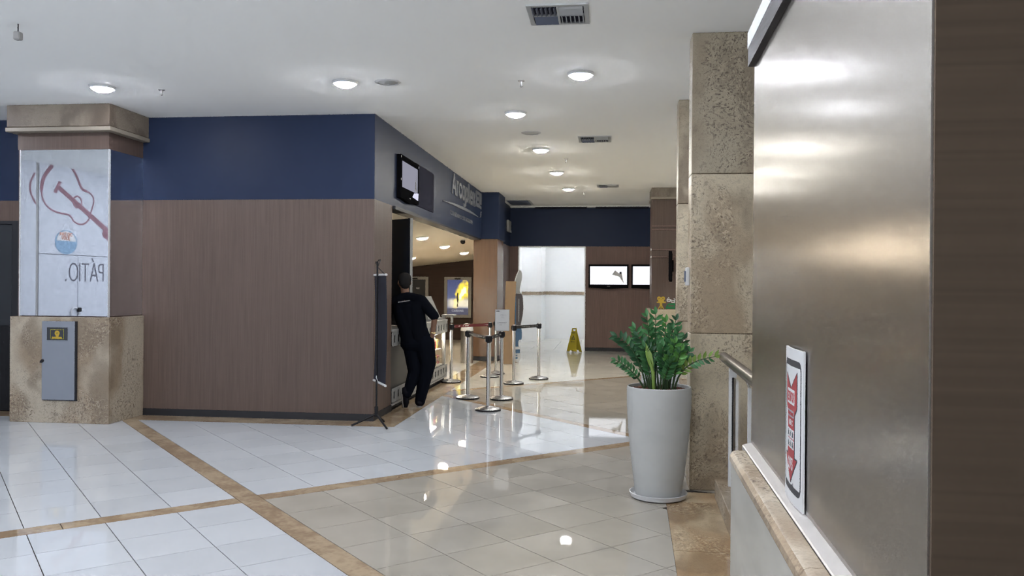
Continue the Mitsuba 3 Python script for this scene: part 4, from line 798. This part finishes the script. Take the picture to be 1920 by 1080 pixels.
# ================================================================== POTTED PLANT
def plant():
    cx, cy = 0.385, 6.62; A = trimesh.transformations.translation_matrix((cx, cy, 0))
    k = thing('pot_saucer', 'round white saucer on the floor under the tall grey plant pot', 'saucer')
    part(k, 'dish', moved(lathe([(0, 0), (.195, 0), (.215, .012), (.226, .045), (.220, .047), (.207, .016), (.19, .012), (0, .012)], 48), A), 'white_plastic', 35)
    k = thing('potted_plant', 'tall tapered pale grey pot with a bushy green plant, in front of the granite pillar', 'plant')
    prof = [(0, .013), (.172, .013), (.180, .03), (.192, .12), (.210, .26), (.226, .40), (.239, .54), (.248, .68), (.252, .78), (.251, .85), (.2485, .872), (.244, .876), (.237, .872), (.234, .85), (.234, .82), (0, .82)]
    part(k, 'pot', moved(lathe(prof, 56), A), 'pot_stone', 35)
    g = lathe([(0, .835), (.12, .842), (.233, .832), (.233, .81), (0, .81)], 30); part(k, 'soil', moved(g, A), 'soil', True)
    pb = []
    for _ in range(70):
        r, a = .225 * math.sqrt(RNG.random()), RNG.random() * 6.28; s = trimesh.creation.icosphere(1, .012 + .010 * RNG.random()); s.apply_scale((1, 1, .7)); s.apply_translation((cx + r * math.cos(a) * .93, cy + r * math.sin(a) * .93, .848)); pb.append(s)
    part(k, 'pebbles', cat(*pb), 'pebble', True, stuff=True)
    # fronds: (base dx, tip dx, tip height over rim, tip dy, leaf length, material, bend)
    fr = [(-.10, -.335, .40, .02, .085, 4, .3), (-.11, -.345, .215, -.05, .065, 1, .2), (-.07, -.19, .46, .04, .080, 0, .15), (-.05, -.10, .565, -.02, .080, 0, .05), (-.03, -.03, .585, .03, .085, 0, .05), (.01, .055, .52, .05, .080, 2, .1), (.03, .13, .535, .02, .075, 4, .15), (.05, .15, .45, -.03, .070, 1, .2),
          (.07, .115, .36, -.10, .080, 2, .15), (.03, .02, .33, -.12, .085, 0, .1), (.10, .23, .29, -.05, .075, 0, .3), (.12, .43, .255, -.07, .070, 3, .45), (-.06, -.12, .32, -.10, .080, 1, .1), (.0, -.06, .46, .12, .08, 1, .1), (.08, .20, .38, .10, .08, 0, .2), (-.08, -.20, .30, .10, .075, 1, .2), (.06, .06, .26, -.14, .07, 2, .1), (-.02, -.17, .40, -.06, .08, 4, .2), (.045, .10, .46, .0, .08, 0, .1), (.10, .16, .30, -.11, .075, 2, .2), (.02, .09, .22, -.15, .07, 0, .2)]
    def leaflet(o, d, up, L, w):
        """pointed leaflet, folded along its midrib; 12 triangles"""
        d = d / np.linalg.norm(d); s = np.cross(d, up); s /= np.linalg.norm(s); n_ = np.cross(s, d)
        t = [0, .28, .6, 1.0]; ww = [.10, .85, 1.0, 0.0]; V = []; Fc = []
        for a, b in zip(t, ww):
            c = o + d * L * a - n_ * L * .18 * a * a
            V += [c - s * w * b + n_ * w * .35 * b, c - n_ * .0, c + s * w * b + n_ * w * .35 * b]
        for i in range(3):
            a = i * 3
            Fc += [(a, a + 1, a + 4), (a, a + 4, a + 3), (a + 1, a + 2, a + 5), (a + 1, a + 5, a + 4)]
        return trimesh.Trimesh(V, Fc, process=False)
    for bx0, tx, tz, ty, LL, mt, bend in fr:
        b0 = np.array([cx + bx0, cy + ty * .35, .84]); tip = np.array([cx + tx, cy + ty, .865 + tz]); mid = b0 * .5 + tip * .5 + np.array([-(tx - bx0) * bend, 0, tz * bend * .9])
        q = lambda t: (1 - t) ** 2 * b0 + 2 * t * (1 - t) * mid + t * t * tip
        ts = np.linspace(0, 1, 9); fk = part(k, 'frond', tube([q(t) for t in ts], np.linspace(.009, .0025, 9), 6), 'stem_green', True)
        nl = 9
        for i in range(nl):
            t = .34 + .64 * i / (nl - 1); p_ = q(t); dv = q(min(t + .02, 1)) - q(max(t - .02, 0)); dv /= np.linalg.norm(dv)
            side = np.cross(dv, (0.25, -1, .15)); side /= np.linalg.norm(side); up = np.cross(side, dv); sc = (1 - .35 * abs(i / (nl - 1) - .45))
            for s_ in (-1, 1):
                if i == nl - 1 and s_ == 1: dd = dv
                else: dd = side * s_ * .8 + dv * .62 + up * (.22 + .25 * RNG.random())
                lm = leaflet(p_, dd, up + .4 * RNG.normal(size=3), LL * sc * (.9 + .25 * RNG.random()), LL * .23 * sc)
                m_ = mt if RNG.random() < .72 else (0, 1, 4)[RNG.integers(3)]
                key = nk(fk + '__leaflet')
                put(key, lm, f'leaf_{m_}', True)
    # one broad yellow-green new leaf
    st = tube([(cx - .045, cy - .12, .84), (cx - .055, cy - .125, 1.0), (cx - .085, cy - .13, 1.10)], [.012, .014, .006], 8); part(k, 'new_shoot', st, 'leaf_3', True, label='pale yellow-green new shoot')
    part(k, 'new_leaf', leaflet(np.array([cx - .055, cy - .125, 1.0]), np.array([-.25, 0, 1.0]), np.array([0, -1, 0.1]), .23, .024), 'leaf_3', True)
plant()

k = thing('white_board', 'white board standing behind the tall pot, showing between the plant stems', 'board'); part(k, 'sheet', bx(0.285, 0.62, 7.62, 7.635, 0.02, 1.06, .003), 'white_plastic'); part(k, 'foot', bx(0.29, 0.61, 7.52, 7.74, 0, 0.02, .004), 'white_plastic')
# ================================================================== MAN AT THE COUNTER
def hullchain(bones):
    out = m3.Manifold()
    for a, ra, b, rb in bones:
        s = [m3.Manifold.sphere(r, 20).translate(tuple(map(float, p))) for p, r in ((a, ra), (b, rb))]
        out = out + m3.Manifold.batch_hull(s)
    return out
def skin_mesh(man, ln=.02, it=8):
    man = man.refine_to_length(ln); mm = man.to_mesh(); t = trimesh.Trimesh(mm.vert_properties[:, :3], mm.tri_verts, process=True)
    trimesh.smoothing.filter_taubin(t, iterations=it); return t
def man():
    k = thing('person', 'man in black shirt and trousers leaning over the snack counter, back to the camera', 'person')
    V = lambda *a: np.array(a, float)
    pel, wai, che, nek = V(-2.615, 11.02, .90), V(-2.665, 11.03, 1.06), V(-2.735, 11.05, 1.33), V(-2.785, 11.12, 1.545)
    hd = V(-2.82, 11.16, 1.70)
    shR, elR, wrR = V(-2.555, 11.05, 1.44), V(-2.355, 11.00, 1.225), V(-2.385, 10.99, .985)
    shL, elL, wrL = V(-2.94, 11.09, 1.41), V(-3.09, 11.20, 1.20), V(-3.16, 11.46, 1.125)
    hpR, knR, anR = V(-2.52, 11.02, .86), V(-2.462, 11.06, .60), V(-2.575, 11.10, .105)
    hpL, knL, anL = V(-2.68, 11.03, .86), V(-2.635, 11.06, .48), V(-2.725, 10.975, .20)
    # continuous skin body
    bones = [(pel + (-.06, 0, 0), .105, pel + (.06, 0, 0), .105), (pel, .12, wai, .115), (wai, .115, che, .125), (che + (-.09, 0, .02), .085, che + (.09, 0, .02), .085), (che, .09, nek - (0, -.01, .09), .055), (shL, .045, shR, .045), (nek - (0, .005, .06), .058, hd - (0, .0, .06), .056),
             (shR, .058, elR, .043), (elR, .042, wrR, .029), (shL, .058, elL, .043), (elL, .042, wrL, .029), (hpR, .095, knR, .06), (knR, .058, anR, .04), (hpL, .095, knL, .06), (knL, .058, anL, .04), (anR, .036, anR + (-.004, .03, -.05), .030), (anL, .034, anL + (-.012, .02, -.07), .028)]
    body = hullchain(bones)
    # head: skull, face, jaw, nose, ears (he looks ahead and a little to the left)
    fw = V(-.45, .88, -.12); fw /= np.linalg.norm(fw); up = V(-.05, .10, 1); up -= fw * (up @ fw); up /= np.linalg.norm(up); rt = np.cross(fw, up)
    hp = lambda r, f_, u: hd + rt * r + fw * f_ + up * u
    head = hullchain([(hp(0, -.025, .035), .082, hp(0, .025, .03), .080), (hp(0, .03, .0), .070, hp(0, .055, -.075), .036), (hp(-.02, .05, -.03), .05, hp(.02, .05, -.03), .05), (hp(0, .105, .0), .010, hp(0, .118, -.025), .014)])
    for s in (-1, 1): head = head + hullchain([(hp(s * .080, -.004, .012), .012, hp(s * .084, -.012, -.02), .014), (hp(s * .080, .004, -.035), .009, hp(s * .084, -.012, -.02), .012)])
    head = head + hullchain([(hp(-.02, .088, -.055), .010, hp(.02, .088, -.055), .010), (hp(-.035, .088, .012), .009, hp(.035, .088, .012), .009)])
    # hands
    def hand(w, d, pn, th):
        """w wrist, d finger direction, pn palm normal, th thumb side"""
        d = d / np.linalg.norm(d); pn = pn - d * (pn @ d); pn /= np.linalg.norm(pn); sd = np.cross(d, pn); sd = sd * np.sign(sd @ th); o = m3.Manifold()
        palm = [(w, .024, w + d * .02, .024)]
        for j in (-1.5, -.5, .5, 1.5): palm.append((w + d * .015 + sd * j * .010, .017, w + d * .085 + sd * j * .020, .013))
        o = hullchain(palm) + m3.Manifold.batch_hull([m3.Manifold.sphere(.013, 16).translate(tuple(w + d * f_ + sd * s)) for f_, s in ((.02, -.02), (.02, .02), (.085, -.03), (.085, .03))])
        for j, L in zip((-1.5, -.5, .5, 1.5), (.060, .076, .082, .074)):
            a = w + d * .085 + sd * j * .021; b = a + (d * .9 + pn * .35) * L * .42; c = b + (d * .55 + pn * .85) * L * .34; e = c + (d * .1 + pn * 1.0) * L * .26
            o = o + hullchain([(a, .0105, b, .0095), (b, .0095, c, .0085), (c, .0085, e, .007)])
        a = w + d * .03 + sd * .028; b = a + sd * .03 + d * .03 + pn * .015; c = b + d * .032 + pn * .02; o = o + hullchain([(a, .015, b, .012), (b, .012, c, .009)]); return o
    hR = hand(wrR, V(-.35, .12, -1), V(-.8, .5, 0), V(0, 1, -.1)); hL = hand(wrL, V(-.25, 1, -.12), V(0, -.1, -1), V(1, .2, 0))
    part(k, 'body', skin_mesh(body + head + hR + hL, .011, 6), 'skin', True)
    hair = hullchain([(hp(0, -.034, .040), .090, hp(0, .012, .046), .088), (hp(0, -.040, -.01), .080, hp(0, -.034, .04), .089), (hp(0, -.045, -.045), .060, hp(0, -.040, -.01), .080)])
    hair = hair.trim_by_plane(tuple(-fw * .8 + up * .6), float((-fw * .8 + up * .6) @ hp(0, .025, .005)))
    part(k, 'hair', skin_mesh(hair, .012, 4), 'hair', True, label='short dark hair')
    sh = hullchain([(pel + (-.085, 0, -.03), .135, pel + (.085, 0, -.03), .135), (pel + (-.07, 0, 0), .14, wai + (-.06, 0, 0), .135), (pel + (.07, 0, 0), .14, wai + (.06, 0, 0), .135), (wai + (-.06, 0, 0), .135, che + (-.10, 0, .0), .125), (wai + (.06, 0, 0), .135, che + (.10, 0, 0), .125), (wai, .13, che, .13), (che + (-.10, 0, 0), .12, shL - (0, 0, .02), .085), (che + (.10, 0, 0), .12, shR - (0, 0, .02), .085), (shL, .085, nek - (0, .0, .055), .080), (shR, .085, nek - (0, .0, .055), .080), (che + (-.10, 0, 0), .12, che + (.10, 0, 0), .12),
                   (shR, .084, elR + (-.01, 0, .02), .066), (shL, .084, elL + (.01, 0, .02), .066)])
    sh = sh.trim_by_plane((0, 0, 1), .815)
    n_ = (elR - shR) / np.linalg.norm(elR - shR); 
    part(k, 'shirt', skin_mesh(sh, .02, 8), 'shirt', True)
    tr = hullchain([(pel + (-.075, 0, -.03), .138, pel + (.085, 0, -.03), .140), (hpR + (.015, 0, .02), .145, knR, .112), (knR, .112, anR + (0, 0, -.035), .070), (hpL + (0, 0, .02), .130, knL, .098), (knL, .098, anL + (-.002, .01, -.02), .060), (hpR, .115, hpL, .115)])
    part(k, 'trousers', skin_mesh(tr, .02, 8), 'trouser', True)
    # shoes: right flat on the floor, left tipped up on its toe with the sole to the camera
    fr_ = V(-.12, 1, 0); fr_ /= np.linalg.norm(fr_); s0 = V(anR[0], anR[1], 0)
    shoe = hullchain([(s0 - fr_ * .045 + (0, 0, .055), .040, s0 + fr_ * .10 + (0, 0, .045), .040), (s0 + fr_ * .10 + (0, 0, .045), .040, s0 + fr_ * .17 + (0, 0, .036), .032), (s0 + (0, 0, .06), .044, s0 + (0, 0, .10), .046)]).trim_by_plane((0, 0, 1), .013)
    part(k, 'shoe', skin_mesh(shoe, .014, 3), 'shoe_black', True)
    sole = Polygon([(0, 0)]+[]) if False else LineString([(s0[0] - fr_[0] * .05, s0[1] - fr_[1] * .05), (s0[0] + fr_[0] * .17, s0[1] + fr_[1] * .17)]).buffer(.036); part(k, 'shoe_sole', ext(sole, .014), 'shoe_sole')
    toe = V(-2.775, 10.985, .012); heel = V(-2.80, 10.945, .235); ax = toe - heel; L = np.linalg.norm(ax); ax /= L
    nrm = V(-.93, -.36, 0); nrm -= ax * (nrm @ ax); nrm /= np.linalg.norm(nrm); sd = np.cross(nrm, ax)
    up_ = -nrm
    shoe = hullchain([(heel + up_ * .05, .040, toe + up_ * .045 - ax * .05, .038), (toe + up_ * .045 - ax * .05, .038, toe + up_ * .03, .028), (heel + up_ * .05 + ax * .02, .044, anL, .050)])
    part(k, 'shoe', skin_mesh(shoe, .014, 3), 'shoe_black', True)
    sole = LineString([(0, 0), (0, -L + .01)]).buffer(.036); part(k, 'shoe_sole', moved(ext(sole, .012), frame(heel, sd, -ax, nrm)), 'shoe_sole')
    # strip of white lettering across the upper back, watch
    bk = []
    a_, b_ = V(-2.84, 10.905, 1.425), V(-2.68, 10.905, 1.452)
    d = (b_ - a_) / np.linalg.norm(b_ - a_); m = bx(0, .165, -.006, .006, -.004, .004); part(k, 'back_print', moved(m, frame(a_, d, (-d[2], 0, d[0]), (0, -1, 0))), 'light_grey', label='thin pale strip of print across the upper back')
    wd = (elR - wrR) / np.linalg.norm(elR - wrR); tor = trimesh.creation.torus(.034, .009, major_sections=24, minor_sections=8); tor.apply_transform(trimesh.geometry.align_vectors((0, 0, 1), wd)); tor.apply_translation(wrR + wd * .03); part(k, 'watch', tor, 'gold', True, label='gold coloured wristwatch')
man()
